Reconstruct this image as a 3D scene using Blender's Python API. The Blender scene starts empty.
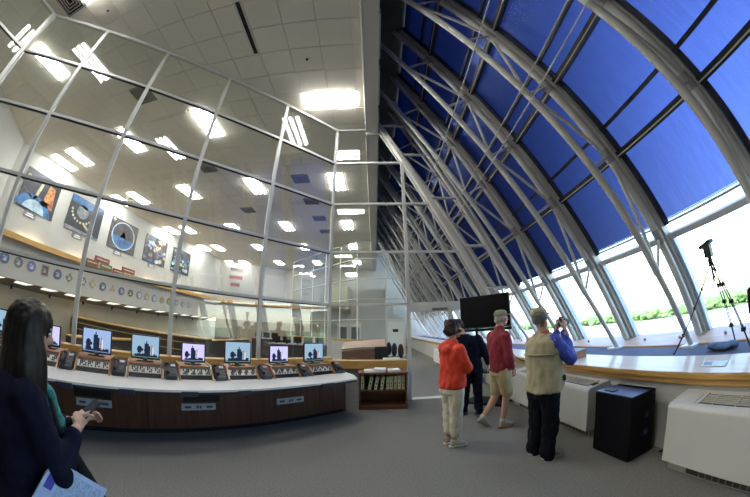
import bpy, bmesh, math, random
import numpy as np
from mathutils import Matrix, Vector, noise
random.seed(7)
sc = bpy.context.scene
COL = sc.collection
# ------------------------------------------------------------------ camera (fisheye lens, 750 x 497 frame)
H = 1.58
C_, F_ = .32, 277.75                       # r_px = F*tan(C*theta)/C
YAW, PIT, ROL = [math.radians(a) for a in (-.16, 16.5, -.58)]
_r = np.linspace(0, 470, 400); _th = np.arctan(_r*C_/F_)/C_; _m = _r*36/750
_k, *_ = np.linalg.lstsq(np.stack([_m, _m**2, _m**3, _m**4], 1), _th, rcond=None)
RC = (Matrix.Rotation(YAW, 3, 'Z') @ Matrix.Rotation(PIT, 3, 'X')
      @ Matrix(((1, 0, 0), (0, 0, -1), (0, 1, 0))) @ Matrix.Rotation(ROL, 3, 'Z'))
cam = bpy.data.cameras.new('camera'); cob = bpy.data.objects.new('camera', cam); COL.objects.link(cob)
sc.camera = cob
cam.type = 'PANO'; cam.sensor_fit = 'HORIZONTAL'; cam.sensor_width = 36; cam.clip_end = 3000
cy = cam.cycles if hasattr(getattr(cam, 'cycles', None), 'panorama_type') else cam
cy.panorama_type = 'FISHEYE_LENS_POLYNOMIAL'; cy.fisheye_fov = math.radians(200)
cy.fisheye_polynomial_k0 = 0
for i, v in enumerate(_k): setattr(cy, 'fisheye_polynomial_k%d' % (i+1), -float(v))
cob.matrix_world = Matrix.Translation((0, 0, H)) @ RC.to_4x4()
# ------------------------------------------------------------------ sky and exposure
SKY = .8
TUBE = 44.0
w = bpy.data.worlds.new('World'); sc.world = w; w.use_nodes = True
nt = w.node_tree; nt.nodes.clear()
sky = nt.nodes.new('ShaderNodeTexSky'); sky.sky_type = 'NISHITA'; sky.sun_disc = False
sky.sun_elevation = math.radians(50); sky.sun_rotation = math.radians(250); sky.air_density = 1.3; sky.dust_density = 1.0
bg = nt.nodes.new('ShaderNodeBackground'); bg.inputs['Strength'].default_value = SKY
wo = nt.nodes.new('ShaderNodeOutputWorld')
nt.links.new(sky.outputs[0], bg.inputs[0]); nt.links.new(bg.outputs[0], wo.inputs[0])
sl = bpy.data.lights.new('sun', 'SUN'); sl.energy = 6.0; sl.angle = .01; sl.color = (1, .97, .92)
so_ = bpy.data.objects.new('sun', sl); COL.objects.link(so_); so_.rotation_euler = (0, math.radians(-42), math.radians(12))   # from behind the building
vs = sc.view_settings
vs.view_transform = 'Standard'; vs.look = 'None'; vs.exposure = 0.65; vs.gamma = 1; vs.use_curve_mapping = False
sc.cycles.use_denoising = True
sc.cycles.max_bounces = 10; sc.cycles.diffuse_bounces = 5; sc.cycles.glossy_bounces = 5
sc.cycles.transparent_max_bounces = 24; sc.cycles.sample_clamp_indirect = 6
sc.cycles.caustics_reflective = False; sc.cycles.caustics_refractive = False

# ------------------------------------------------------------------ pixel -> ray helpers
def ray(x, y):
    d = Vector((x-375, 248.5-y)); r = max(d.length, 1e-9); th = math.atan(r*C_/F_)/C_
    s = math.sin(th)/r
    return RC @ Vector((d.x*s, d.y*s, -math.cos(th)))
def hit(x, y, n, c):
    n = Vector(n); d = ray(x, y); o = Vector((0, 0, H))
    return o + d*((c - n.dot(o))/n.dot(d))
def atX(x, y, c): return hit(x, y, (1, 0, 0), c)
def atY(x, y, c): return hit(x, y, (0, 1, 0), c)
def atZ(x, y, c): return hit(x, y, (0, 0, 1), c)

# ------------------------------------------------------------------ materials
MATS = {}
def mat(name, col, rough=.6, metal=0.0, var=.0, vscale=6.0, bump=0.0, bscale=60.0, spec=None, emit=0.0, emcol=None, coat=0.0):
    if name in MATS: return MATS[name]
    m = bpy.data.materials.new(name); m.use_nodes = True; nt = m.node_tree
    b = nt.nodes['Principled BSDF']; L = nt.links
    c = (*col, 1)
    b.inputs['Base Color'].default_value = c; b.inputs['Roughness'].default_value = rough; b.inputs['Metallic'].default_value = metal
    if spec is not None: b.inputs['Specular IOR Level'].default_value = spec
    if coat: b.inputs['Coat Weight'].default_value = coat
    if emit: b.inputs['Emission Color'].default_value = (*(emcol or col), 1); b.inputs['Emission Strength'].default_value = emit
    tc = nt.nodes.new('ShaderNodeTexCoord')
    if var:
        n = nt.nodes.new('ShaderNodeTexNoise'); n.inputs['Scale'].default_value = vscale; n.inputs['Detail'].default_value = 5
        L.new(tc.outputs['Object'], n.inputs['Vector'])
        r = nt.nodes.new('ShaderNodeValToRGB')
        r.color_ramp.elements[0].position = .3; r.color_ramp.elements[1].position = .7
        r.color_ramp.elements[0].color = (*[x*(1-var) for x in col], 1); r.color_ramp.elements[1].color = (*[min(1, x*(1+var)) for x in col], 1)
        L.new(n.outputs['Fac'], r.inputs[0]); L.new(r.outputs[0], b.inputs['Base Color'])
    if bump:
        n2 = nt.nodes.new('ShaderNodeTexNoise'); n2.inputs['Scale'].default_value = bscale; n2.inputs['Detail'].default_value = 3
        L.new(tc.outputs['Object'], n2.inputs['Vector'])
        bp = nt.nodes.new('ShaderNodeBump'); bp.inputs['Strength'].default_value = bump; bp.inputs['Distance'].default_value = .01
        L.new(n2.outputs['Fac'], bp.inputs['Height']); L.new(bp.outputs[0], b.inputs['Normal'])
    MATS[name] = m
    return m
def wood(name, c1, c2, rough=.4, scale=(3, 3, 40), rot=0.0, coat=.15):
    if name in MATS: return MATS[name]
    m = bpy.data.materials.new(name); m.use_nodes = True; nt = m.node_tree; L = nt.links
    b = nt.nodes['Principled BSDF']; b.inputs['Roughness'].default_value = rough; b.inputs['Coat Weight'].default_value = coat
    tc = nt.nodes.new('ShaderNodeTexCoord'); mp = nt.nodes.new('ShaderNodeMapping'); mp.inputs['Scale'].default_value = scale
    mp.inputs['Rotation'].default_value = (0, 0, rot)
    n = nt.nodes.new('ShaderNodeTexNoise'); n.inputs['Scale'].default_value = 1.0; n.inputs['Detail'].default_value = 6; n.inputs['Distortion'].default_value = .6
    r = nt.nodes.new('ShaderNodeValToRGB'); r.color_ramp.elements[0].color = (*c1, 1); r.color_ramp.elements[1].color = (*c2, 1)
    r.color_ramp.elements[0].position = .32; r.color_ramp.elements[1].position = .68
    L.new(tc.outputs['Object'], mp.inputs[0]); L.new(mp.outputs[0], n.inputs['Vector']); L.new(n.outputs['Fac'], r.inputs[0]); L.new(r.outputs[0], b.inputs['Base Color'])
    MATS[name] = m; return m
def emis(name, col, s):
    if name in MATS: return MATS[name]
    m = bpy.data.materials.new(name); m.use_nodes = True; nt = m.node_tree; nt.nodes.clear()
    e = nt.nodes.new('ShaderNodeEmission'); e.inputs[0].default_value = (*col, 1); e.inputs[1].default_value = s
    o = nt.nodes.new('ShaderNodeOutputMaterial'); nt.links.new(e.outputs[0], o.inputs[0]); MATS[name] = m; return m
def glassmat(name, tint, ior=1.45, rough=0.0, boost=1.0):
    m = bpy.data.materials.new(name); m.use_nodes = True; nt = m.node_tree; nt.nodes.clear(); L = nt.links
    t = nt.nodes.new('ShaderNodeBsdfTransparent'); t.inputs[0].default_value = (*tint, 1)
    g = nt.nodes.new('ShaderNodeBsdfGlossy'); g.inputs['Roughness'].default_value = rough; g.inputs['Color'].default_value = (.95, .97, 1, 1)
    f = nt.nodes.new('ShaderNodeFresnel'); f.inputs['IOR'].default_value = ior
    mu = nt.nodes.new('ShaderNodeMath'); mu.operation = 'MULTIPLY'; mu.inputs[1].default_value = boost; mu.use_clamp = True
    x = nt.nodes.new('ShaderNodeMixShader'); o = nt.nodes.new('ShaderNodeOutputMaterial')
    ge = nt.nodes.new('ShaderNodeNewGeometry'); iv = nt.nodes.new('ShaderNodeMath'); iv.operation = 'SUBTRACT'; iv.inputs[0].default_value = 1
    m2 = nt.nodes.new('ShaderNodeMath'); m2.operation = 'MULTIPLY'
    L.new(ge.outputs['Backfacing'], iv.inputs[1]); L.new(f.outputs[0], mu.inputs[0]); L.new(mu.outputs[0], m2.inputs[0]); L.new(iv.outputs[0], m2.inputs[1]); L.new(m2.outputs[0], x.inputs[0]); L.new(t.outputs[0], x.inputs[1]); L.new(g.outputs[0], x.inputs[2]); L.new(x.outputs[0], o.inputs[0])
    MATS[name] = m; return m
GLASS = glassmat('partition_glass', (.92, .94, .93), 1.5, 0, 2.2)
WGLASS = glassmat('window_glass', (.92, .96, 1.0), 1.45)
def filmmat():
    # deep blue see-through shade film with a faint crinkle, more opaque at grazing angles
    m = bpy.data.materials.new('blue_shade_film'); m.use_nodes = True; nt = m.node_tree; nt.nodes.clear(); L = nt.links
    tc = nt.nodes.new('ShaderNodeTexCoord'); mp = nt.nodes.new('ShaderNodeMapping'); mp.inputs['Scale'].default_value = (3, 30, 3)
    n = nt.nodes.new('ShaderNodeTexNoise'); n.inputs['Scale'].default_value = 1; n.inputs['Detail'].default_value = 4
    L.new(tc.outputs['Object'], mp.inputs[0]); L.new(mp.outputs[0], n.inputs['Vector'])
    r = nt.nodes.new('ShaderNodeValToRGB'); r.color_ramp.elements[0].color = (.30, .34, .52, 1); r.color_ramp.elements[1].color = (.33, .37, .57, 1)
    r.color_ramp.elements[0].position = .3; r.color_ramp.elements[1].position = .7
    L.new(n.outputs['Fac'], r.inputs[0])
    lw = nt.nodes.new('ShaderNodeLayerWeight'); lw.inputs[0].default_value = .86
    mc = nt.nodes.new('ShaderNodeMix'); mc.data_type = 'RGBA'; mc.inputs[7].default_value = (.006, .008, .024, 1)   # longer path through the tinted film
    L.new(lw.outputs['Facing'], mc.inputs[0]); L.new(r.outputs[0], mc.inputs[6])
    t = nt.nodes.new('ShaderNodeBsdfTransparent'); L.new(mc.outputs[2], t.inputs[0])
    tr = nt.nodes.new('ShaderNodeBsdfTranslucent'); tr.inputs[0].default_value = (.03, .05, .16, 1)
    x1 = nt.nodes.new('ShaderNodeMixShader'); x1.inputs[0].default_value = .12; L.new(t.outputs[0], x1.inputs[1]); L.new(tr.outputs[0], x1.inputs[2])
    g = nt.nodes.new('ShaderNodeBsdfGlossy'); g.inputs['Roughness'].default_value = .25; g.inputs['Color'].default_value = (.25, .35, .8, 1)
    f = nt.nodes.new('ShaderNodeFresnel'); f.inputs['IOR'].default_value = 1.4
    ge = nt.nodes.new('ShaderNodeNewGeometry'); iv = nt.nodes.new('ShaderNodeMath'); iv.operation = 'SUBTRACT'; iv.inputs[0].default_value = 1
    m2 = nt.nodes.new('ShaderNodeMath'); m2.operation = 'MULTIPLY'; L.new(ge.outputs['Backfacing'], iv.inputs[1]); L.new(f.outputs[0], m2.inputs[0]); L.new(iv.outputs[0], m2.inputs[1])
    x2 = nt.nodes.new('ShaderNodeMixShader'); L.new(m2.outputs[0], x2.inputs[0]); L.new(x1.outputs[0], x2.inputs[1]); L.new(g.outputs[0], x2.inputs[2])
    o = nt.nodes.new('ShaderNodeOutputMaterial'); L.new(x2.outputs[0], o.inputs[0]); MATS['film'] = m; return m
FILM = filmmat()
M_carpet = mat('carpet', (.19, .188, .172), .95, var=.25, vscale=60, bump=.5, bscale=300, spec=.1)
M_carpet2 = mat('lower_carpet', (.16, .15, .14), .95, var=.15, vscale=20)
M_tile = mat('ceiling_tile', (.80, .765, .665), .9, var=.05, vscale=90, bump=.25, bscale=220, spec=.1)
M_grid = mat('ceiling_grid', (.58, .56, .49), .6)
M_wall = mat('painted_wall', (.45, .448, .42), .8, var=.03, vscale=2, bump=.05)
M_wallg = mat('grey_wall', (.42, .42, .40), .8, var=.04, vscale=3)
M_beige = mat('beige_wall', (.50, .44, .32), .85, var=.08, vscale=1.2)
M_alu = mat('aluminium', (.55, .56, .52), .45, .1, var=.05, vscale=3)
M_steel = mat('painted_steel', (.47, .465, .43), .45, .1, var=.06, vscale=4)
M_steelb = mat('painted_beam', (.55, .545, .50), .4, .1, var=.05, vscale=4)
M_dark = mat('dark_purlin', (.012, .013, .015), .5, var=.2, vscale=4)
M_soffit = mat('dark_soffit', (.055, .062, .065), .7, var=.2, vscale=2)
M_goldwood = wood('golden_oak', (.42, .23, .055), (.58, .35, .11), .38, (2, 2, 30))
M_pale = wood('pale_birch', (.54, .41, .32), (.64, .50, .40), .5, (20, 1.2, 20))
M_mahog = wood('mahogany', (.062, .020, .007), (.10, .034, .013), .5, (18, 18, 1.5), coat=0)
M_mahog2 = wood('bookcase_wood', (.13, .05, .025), (.19, .075, .036), .42, (3, 18, 18))
M_blueled = mat('blue_carpet_strip', (.075, .095, .15), .9, var=.15, vscale=60, bump=.3, bscale=200)
M_white = mat('white_laminate', (.66, .66, .64), .35, var=.02)
M_acw = mat('cream_enamel', (.60, .60, .57), .4, var=.02, vscale=2)
M_black = mat('black_plastic', (.009, .009, .011), .4, spec=.3)
M_blackm = mat('matte_black', (.012, .012, .013), .8, var=.1, vscale=20, spec=.2)
M_dkblue = mat('speaker_felt', (.004, .004, .006), .6, var=.1, vscale=30, spec=.15)
M_paper = mat('paper', (.78, .78, .76), .8)

# ------------------------------------------------------------------ mesh builder
WM = {}
class MB:
    def __init__(s): s.v = []; s.f = []; s.mi = []
    def add(s, vs, fs, mi=0):
        o = len(s.v); s.v += [Vector(x) for x in vs]; s.f += [[o+i for i in q] for q in fs]; s.mi += [mi]*len(fs); return s
    def box(s, lo, hi, mi=0, M=None):
        x0, y0, z0 = lo; x1, y1, z1 = hi
        vs = [Vector(p) for p in ((x0,y0,z0),(x1,y0,z0),(x1,y1,z0),(x0,y1,z0),(x0,y0,z1),(x1,y0,z1),(x1,y1,z1),(x0,y1,z1))]
        if M: vs = [M @ p for p in vs]
        return s.add(vs, [(0,3,2,1),(4,5,6,7),(0,1,5,4),(1,2,6,5),(2,3,7,6),(3,0,4,7)], mi)
    def prism(s, pts, off, mi=0):
        off = Vector(off); pts = [Vector(p) for p in pts]; n = len(pts)
        return s.add(pts+[p+off for p in pts], [list(range(n))[::-1], list(range(n, 2*n))]+[(i, (i+1) % n, n+(i+1) % n, n+i) for i in range(n)], mi)
    def bar(s, a, b, wd, dp, up=(0, 0, 1), mi=0):
        a, b = Vector(a), Vector(b); d = (b-a).normalized(); r = d.cross(Vector(up)).normalized(); u = r.cross(d)
        q = [r*(sx*wd/2)+u*(sy*dp/2) for sx, sy in ((-1,-1),(1,-1),(1,1),(-1,1))]
        return s.prism([a+x for x in q], b-a, mi)
    def tube(s, a, b, r, r2=None, n=10, mi=0):
        a, b = Vector(a), Vector(b); r2 = r if r2 is None else r2; d = (b-a).normalized()
        t = Vector((0, 0, 1)) if abs(d.z) < .9 else Vector((1, 0, 0)); e1 = d.cross(t).normalized(); e2 = d.cross(e1)
        c = [e1*math.cos(i*2*math.pi/n)+e2*math.sin(i*2*math.pi/n) for i in range(n)]
        vs = [a+x*r for x in c]+[b+x*r2 for x in c]
        return s.add(vs, [list(range(n)), list(range(n, 2*n))[::-1]]+[(i, n+i, n+(i+1) % n, (i+1) % n) for i in range(n)], mi)
    def path(s, pts, r, n=8, mi=0):
        for a, b in zip(pts, pts[1:]): s.tube(a, b, r, None, n, mi)
        return s
    def ell(s, c, rad, nu=14, nv=9, M=None, mi=0):
        c = Vector(c); vs = []; fs = []
        for j in range(nv+1):
            ph = math.pi*j/nv
            for i in range(nu):
                a = 2*math.pi*i/nu
                p = Vector((rad[0]*math.sin(ph)*math.cos(a), rad[1]*math.sin(ph)*math.sin(a), rad[2]*math.cos(ph)))
                vs.append(c+(M @ p if M else p))
        for j in range(nv):
            for i in range(nu):
                fs.append((j*nu+i, (j+1)*nu+i, (j+1)*nu+(i+1) % nu, j*nu+(i+1) % nu))
        return s.add(vs, fs, mi)
    def loft(s, rings, n=20, mi=0):
        # rings: (centre, half-width vector, half-depth vector)
        vs = []; fs = []
        for c, a, b in rings:
            for i in range(n):
                t = 2*math.pi*i/n
                vs.append(Vector(c)+Vector(a)*math.cos(t)+Vector(b)*math.sin(t))
        for j in range(len(rings)-1):
            for i in range(n): fs.append((j*n+i, j*n+(i+1) % n, (j+1)*n+(i+1) % n, (j+1)*n+i))
        m = len(rings)-1
        fs += [list(range(n))[::-1], [m*n+i for i in range(n)]]
        return s.add(vs, fs, mi)
    def build(s, name, mats, parent=None, smooth=False, bevel=0.0, local=False):
        me = bpy.data.meshes.new(name)
        vs = s.v
        if parent is not None and not local and parent in WM:
            inv = WM[parent].inverted(); vs = [inv @ v for v in vs]
        me.from_pydata([tuple(v) for v in vs], [], s.f)
        if not isinstance(mats, (list, tuple)): mats = [mats]
        for m in mats: me.materials.append(m)
        if len(mats) > 1: me.polygons.foreach_set('material_index', s.mi)
        bm = bmesh.new(); bm.from_mesh(me)
        bmesh.ops.remove_doubles(bm, verts=bm.verts, dist=1e-6)
        bmesh.ops.recalc_face_normals(bm, faces=bm.faces)
        if bevel: bmesh.ops.bevel(bm, geom=[e for e in bm.edges if len(e.link_faces) == 2 and e.calc_face_angle(0) > .5], offset=bevel, segments=2, profile=.5, affect='EDGES')
        bm.to_mesh(me); bm.free()
        if smooth:
            me.polygons.foreach_set('use_smooth', [True]*len(me.polygons))
            if smooth == 'auto': me.set_sharp_from_angle(angle=math.radians(40))
        return link(name, me, parent)
def link(name, me, parent=None):
    o = bpy.data.objects.new(name, me); COL.objects.link(o)
    if parent is not None:
        o.parent = parent
        if parent in WM: WM[o] = WM[parent]
    return o
def tag(o, label, cat=None, group=None):
    o['label'] = label
    if cat: o['category'] = cat
    if group: o['group'] = group
    return o
def struct(o): o['kind'] = 'structure'; return o
def thing(name, label, cat, loc=(0, 0, 0), rz=0.0, group=None):
    o = bpy.data.objects.new(name, None); COL.objects.link(o); o.empty_display_size = .1
    o.location = loc; o.rotation_euler = (0, 0, rz)
    WM[o] = Matrix.Translation(loc) @ Matrix.Rotation(rz, 4, 'Z')
    return tag(o, label, cat, group)
def sroot(name, loc=(0, 0, 0)):
    o = bpy.data.objects.new(name, None); COL.objects.link(o); o.location = loc; WM[o] = Matrix.Translation(loc); o['kind'] = 'structure'; return o
def copy_tree(o, parent=None):
    c = o.copy(); COL.objects.link(c); c.parent = parent
    for ch in [x for x in bpy.data.objects if x.parent == o]: copy_tree(ch, c)
    return c
def B(lo, hi): return MB().box(lo, hi)
R2 = 2**.5
def ST(s, t, z=0.0): return Vector(((s+t)/R2, (s-t)/R2, z))       # along / across the diagonal glass wall
MST = Matrix(((1/R2, 1/R2, 0, 0), (1/R2, -1/R2, 0, 0), (0, 0, 1, 0), (0, 0, 0, 1)))
def sbox(m, s0, s1, t0, t1, z0, z1, mi=0): return m.box((s0, t0, z0), (s1, t1, z1), mi, MST)

# ================================================================== room shell
ZC = 6.86
YN, YF = -2.35, 24.6
XW = -13.1
fl = struct(MB().prism([(-6.6,YN,-.2),(3.1,YN,-.2),(3.1,YF,-.2),(-1.02,YF,-.2),(-1.02,6.1,-.2),(-6.6,.5,-.2)], (0,0,.2)).build('floor', M_carpet))
fl['label'] = 'grey carpet of the visitor gallery'
fl2 = struct(B((-18,YN,-1.2),(-1.02,YF,-1.0)).build('floor_lower', M_carpet2))
fl2['label'] = 'carpet of the sunken control room behind the glass'
ceil = struct(B((-13.3,YN,ZC+.02),(-.2,YF,ZC+.1)).build('ceiling', M_grid)); ceil['label'] = 'suspended ceiling of beige square acoustic tiles'
GX, GY = .655, .635
def gx(k): return -.405-GX*k
def gy(k): return 2.67+GY*k
fix = []   # (x0,x1,y0,y1, kind)
for kx in (1, 6, 11, 16, 18):
    for ky in (-3, 3, 9, 16, 22, 29):
        if ky == -3 and kx != 11: continue
        if ky == 3 and kx == 1: continue
        x0, x1, y0, y1 = gx(kx+1), gx(kx), gy(ky), gy(ky+2)
        if x0 - y0 > -7.4 and y1 < 6: continue
        fix.append((x0, x1, y0, y1, 'y', ky))
for kx, ky in ((0, 3), (0, -4), (6, -4)):
    fix.append((gx(kx+2), gx(kx), gy(ky), gy(ky+1), 'x', ky))
vents = [(-2.78, 8.65), (-6.06, 11.4), (-6.06, 7.5), (-5.95, 3.62), (-2.78, 12.6), (-2.78, 14.6), (-2.78, 10.6), (-5.9, .6)]
ventc = []
for x, y in vents:
    k = round((-.405-x)/GX-.5); j = round((y-2.67)/GY-.5); ventc.append((k, j))
tile = MB().box((-GX/2+.005,-GY/2+.005,0),(GX/2-.005,GY/2-.005,.018)).build('tile', M_tile, bevel=0)
tme = tile.data; bpy.data.objects.remove(tile)
rest = MB(); cells = []
for k in range(-1, 20):
    for j in range(-12, 35):
        x0, x1, y0, y1 = gx(k+1), gx(k), gy(j), gy(j+1)
        if k == -1: x0, x1 = gx(0), -.2
        cx, cy_ = (x0+x1)/2, (y0+y1)/2
        if cy_ < YN or cy_ > YF: continue
        if any(f[0] < cx < f[1] and f[2] < cy_ < f[3] for f in fix) or (k, j) in ventc: continue
        front = (cx-cy_ > -7.6 and cy_ < 6.3) and cy_ > -.3
        cells.append((0 if front else 1, math.hypot(cx, cy_), cx, cy_, x1-x0))
cells.sort()
for n_, (fr, d, cx, cy_, wd) in enumerate(cells):
    if n_ < 290:
        o = link('tile', tme, ceil); o.location = (cx, cy_, ZC); o.scale = (wd/GX, 1, 1)
    else:
        rest.box((cx-wd/2+.005, cy_-GY/2+.005, ZC), (cx+wd/2-.005, cy_+GY/2-.005, ZC+.018))
o = rest.build('far_tiles', M_tile, ceil); o['kind'] = 'stuff'
# --- ceiling lights
M_tube = emis('fluorescent_tube', (1.0, .98, .94), TUBE)
M_pan = mat('light_pan', (.8, .8, .78), .4)
def fixture(x0, x1, y0, y1, ax, label, group):
    cx, cy_ = (x0+x1)/2, (y0+y1)/2
    r = thing('ceiling_light', label, 'ceiling light', (cx, cy_, ZC), 0, group)
    hx, hy = (x1-x0)/2-.01, (y1-y0)/2-.01
    m = MB().box((-hx,-hy,.012),(hx,hy,.019))
    m.build('reflector_pan', M_pan, r, local=True)
    m = MB()
    for a, b in (((-hx,-hy,0),(hx,-hy+.02,.018)), ((-hx,hy-.02,0),(hx,hy,.018)), ((-hx,-hy,0),(-hx+.02,hy,.018)), ((hx-.02,-hy,0),(hx,hy,.018))): m.box(a, b)
    m.build('frame', M_white, r, local=True)
    for q in (-1, 0, 1):
        m = MB()
        if ax == 'y': m.tube((q*hx*.62,-hy+.03,.02),(q*hx*.62,hy-.03,.02),.045, n=8)
        else: m.tube((-hx+.03,q*hy*.62,.02),(hx-.03,q*hy*.62,.02),.045, n=8)
        for v in m.v: v.z = -.022+(v.z-.02)*.5
        m.build('tube', M_tube, r, local=True)
    return r
COLN = {1: 'nearest the ceiling edge beam', 6: 'in the second row from the edge beam', 11: 'in the middle row', 16: 'in the row near the poster wall', 18: 'in the row against the poster wall'}
ORD = {-3: 'first', 3: 'second', 9: 'third', 16: 'fourth', 22: 'fifth', 29: 'farthest'}
for x0, x1, y0, y1, ax, ky in fix:
    if ax == 'x':
        lab = {(3,): 'wide fluorescent ceiling light above the gallery by the edge beam'}.get((ky,), {(0,-4): 'wide fluorescent ceiling light overhead, seen reflected in the middle of the diagonal glass', (6,-4): 'wide fluorescent ceiling light at the top left edge beside the square vent', (0,-11): 'wide fluorescent ceiling light behind the viewer by the edge beam', (7,-11): 'wide fluorescent ceiling light behind the viewer by the side glass'}.get((round((-.405-x1)/GX), ky), ''))
        fixture(x0, x1, y0, y1, ax, lab, 'gallery ceiling lights')
    else:
        kx = round((-.405-x1)/GX)
        fixture(x0, x1, y0, y1, ax, '%s fluorescent ceiling light from the front %s' % (ORD[ky], COLN[kx]), 'control room ceiling lights')
# --- ceiling vents, slot diffuser, sprinklers
vsp = {}
VL = ['dark square ceiling vent behind the glass nearest the edge beam', 'dark square ceiling vent far back in the second vent row', 'dark square ceiling vent in the middle of the second vent row',
      'dark square ceiling vent just beyond the diagonal glass', 'third dark square vent of the row by the edge beam', 'fourth dark square vent of the row by the edge beam', 'second dark square vent of the row by the edge beam', 'dark square ceiling vent above the gallery at the top left']
for (k, j), lab in zip(ventc, VL):
    cx, cy_ = gx(k+.5), gy(j+.5)
    r = thing('ceiling_vent', lab, 'vent', (cx, cy_, ZC), 0, 'ceiling vents')
    m = MB()
    for i in range(4):
        a = .30-.07*i; z = -.012+.006*i
        for lo, hi in (((-a,-a,z),(a,-a+.03,z+.01)), ((-a,a-.03,z),(a,a,z+.01)), ((-a,-a,z),(-a+.03,a,z+.01)), ((a-.03,-a,z),(a,a,z+.01))): m.box(lo, hi)
    m.build('louvre', mat('vent_grey', (.36, .34, .30), .6), r, local=True)
    B((-.31,-.31,.012),(.31,.31,.019)).build('backing', M_blackm, r, local=True)
for y0, y1 in ((2.0, 3.27), (.55, 1.93)):
    r = thing('slot_diffuser', 'long black slot air diffuser in the ceiling, %s of two in line' % ('farther' if y0 > 1 else 'nearer'), 'vent', (-2.45, y0, ZC), 0, 'slot diffusers')
    B((-2.49,y0,ZC-.012),(-2.41,y1,ZC)).build('slot', M_black, r)
    B((-2.53,y0,ZC-.015),(-2.492,y1+.02,ZC)).build('flange', M_white, r)
for (x, y), wh in zip(((-1.39, 3.6), (-5.2, 1.13)), ('near the wide ceiling light', 'at the upper left above the glass wall')):
    r = thing('sprinkler', 'small dark ceiling sprinkler '+wh, 'sprinkler', (x, y, ZC), 0, 'ceiling sprinklers')
    MB().tube((x,y,ZC-.008),(x,y,ZC),.05, n=14).build('escutcheon', M_pan, r)
    MB().tube((x,y,ZC-.05),(x,y,ZC-.008),.02,.028, n=10).build('head', M_blackm, r)
# --- ceiling edge beam and dark upper soffit
e = sroot('trim_1', (0,0,0)); e['label'] = 'painted beam along the edge of the ceiling'
B((-.2,YN,ZC-.13),(.13,YF,ZC+.2)).build('beam_box', mat('beam_paint', (.62,.61,.57), .5), e)
MB().tube((-.19,YN,ZC-.11),(-.19,YF,ZC-.11),.03, n=8).build('beam_lip', M_alu, e)
e2 = sroot('wall_upper'); e2['label'] = 'dark wall and soffit above the ceiling edge beam'
B((.06,YN,ZC+.2),(.12,YF,8.6)).build('fascia', M_soffit, e2)
B((.06,YN,8.52),(.95,YF,8.7)).build('soffit', M_soffit, e2)
for j in range(19):
    y = YN+.6+j*1.48
    B((.12,y,ZC+.2),(.17,y+1.15,ZC+.42)).build('fascia_panel', M_wallg, e2)
struct(B((-18,YN-.2,8.75),(.95,YF+.2,8.9)).build('roof', M_soffit))
struct(B((-18,YN-.2,-1.2),(6,YN,8.7)).build('wall_back', mat('back_wall', (.13,.12,.105), .8)))
# --- glazed partition of the gallery: front, diagonal and left facets
ZT = [2.11, 3.30, 4.51, 5.70]
def glazing(name, pts, z0, skip=(), label=None, ztop=ZC):
    root = sroot(name, (pts[0][0], pts[0][1], 0)); root['label'] = label
    zs = [z0]+ZT+[ztop]
    for i, (x, y) in enumerate(pts):
        MB().bar((x,y,z0-.1),(x,y,ztop),.055,.075,(pts[-1][0]-pts[0][0],pts[-1][1]-pts[0][1],0)).build('mullion', M_alu, root, bevel=.006)
    for i in range(len(pts)-1):
        a = Vector((*pts[i], 0)); b = Vector((*pts[i+1], 0)); d = (b-a).normalized()
        for z in ZT+[ztop-.035]:
            MB().bar(a+d*.0285+Vector((0,0,z)), b-d*.0285+Vector((0,0,z)), .07, .05 if z != ztop-.035 else .07).build('transom', M_alu, root)
        for z in ZT: MB().bar(a+d*.0285+Vector((0,0,z-.034)), b-d*.0285+Vector((0,0,z-.034)), .045, .018).build('gasket', M_dark, root)
        for j in range(len(zs)-1):
            if (i, j) in skip: continue
            p, q = a+d*.027, b-d*.027
            n = d.cross(Vector((0,0,1)))*.003
            MB().prism([p-n+Vector((0,0,zs[j]+.024)), q-n+Vector((0,0,zs[j]+.024)), q-n+Vector((0,0,zs[j+1]-.024)), p-n+Vector((0,0,zs[j+1]-.024))], n*2).build('pane', GLASS, root)
    return root
MP = [(-1.0, 6.1), (-2.145, 4.95), (-3.285, 3.815), (-4.405, 2.69), (-5.53, 1.565), (-6.585, .51)]
glazing('wall_diagonal', MP, .965, label='tall diagonal glass partition behind the row of monitors')
glazing('wall_left', [(-6.585, .45), (-6.585, -1.15), (-6.585, YN+.03)], .965, label='side glass partition at the upper left')
# lower walls and sills
hw = sroot('wall_parapet'); hw['label'] = 'low wall and golden oak sill under the glass partition'
m = MB()
for (a, b) in zip(MP[::-1], MP[::-1][1:]):
    pass
A_, Z_ = Vector((*MP[0], 0)), Vector((*MP[-1], 0)); nB = Vector((1, -1, 0)).normalized()
MB().prism([A_-nB*.06, A_+nB*.06, Z_+nB*.06, Z_-nB*.06], (0,0,.87)).build('low_wall', M_wallg, hw)
MB().prism([A_-nB*.09+Vector((0,0,.87)), A_+nB*.13+Vector((0,0,.87)), Z_+nB*.13+Vector((0,0,.87)), Z_-nB*.09+Vector((0,0,.87))], (0,0,.095)).build('oak_sill', M_goldwood, hw, bevel=.01)
B((-1.05,6.02,0),(.66,6.14,.72)).build('low_wall', M_wallg, hw)
B((-1.06,5.93,.72),(.67,6.18,.90)).build('oak_sill', M_goldwood, hw, bevel=.01)
B((-6.64,YN,0),(-6.52,.5,.87)).build('low_wall', M_wallg, hw)
B((-6.66,YN,.87),(-6.44,.5,.965)).build('oak_sill', M_goldwood, hw)
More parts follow.
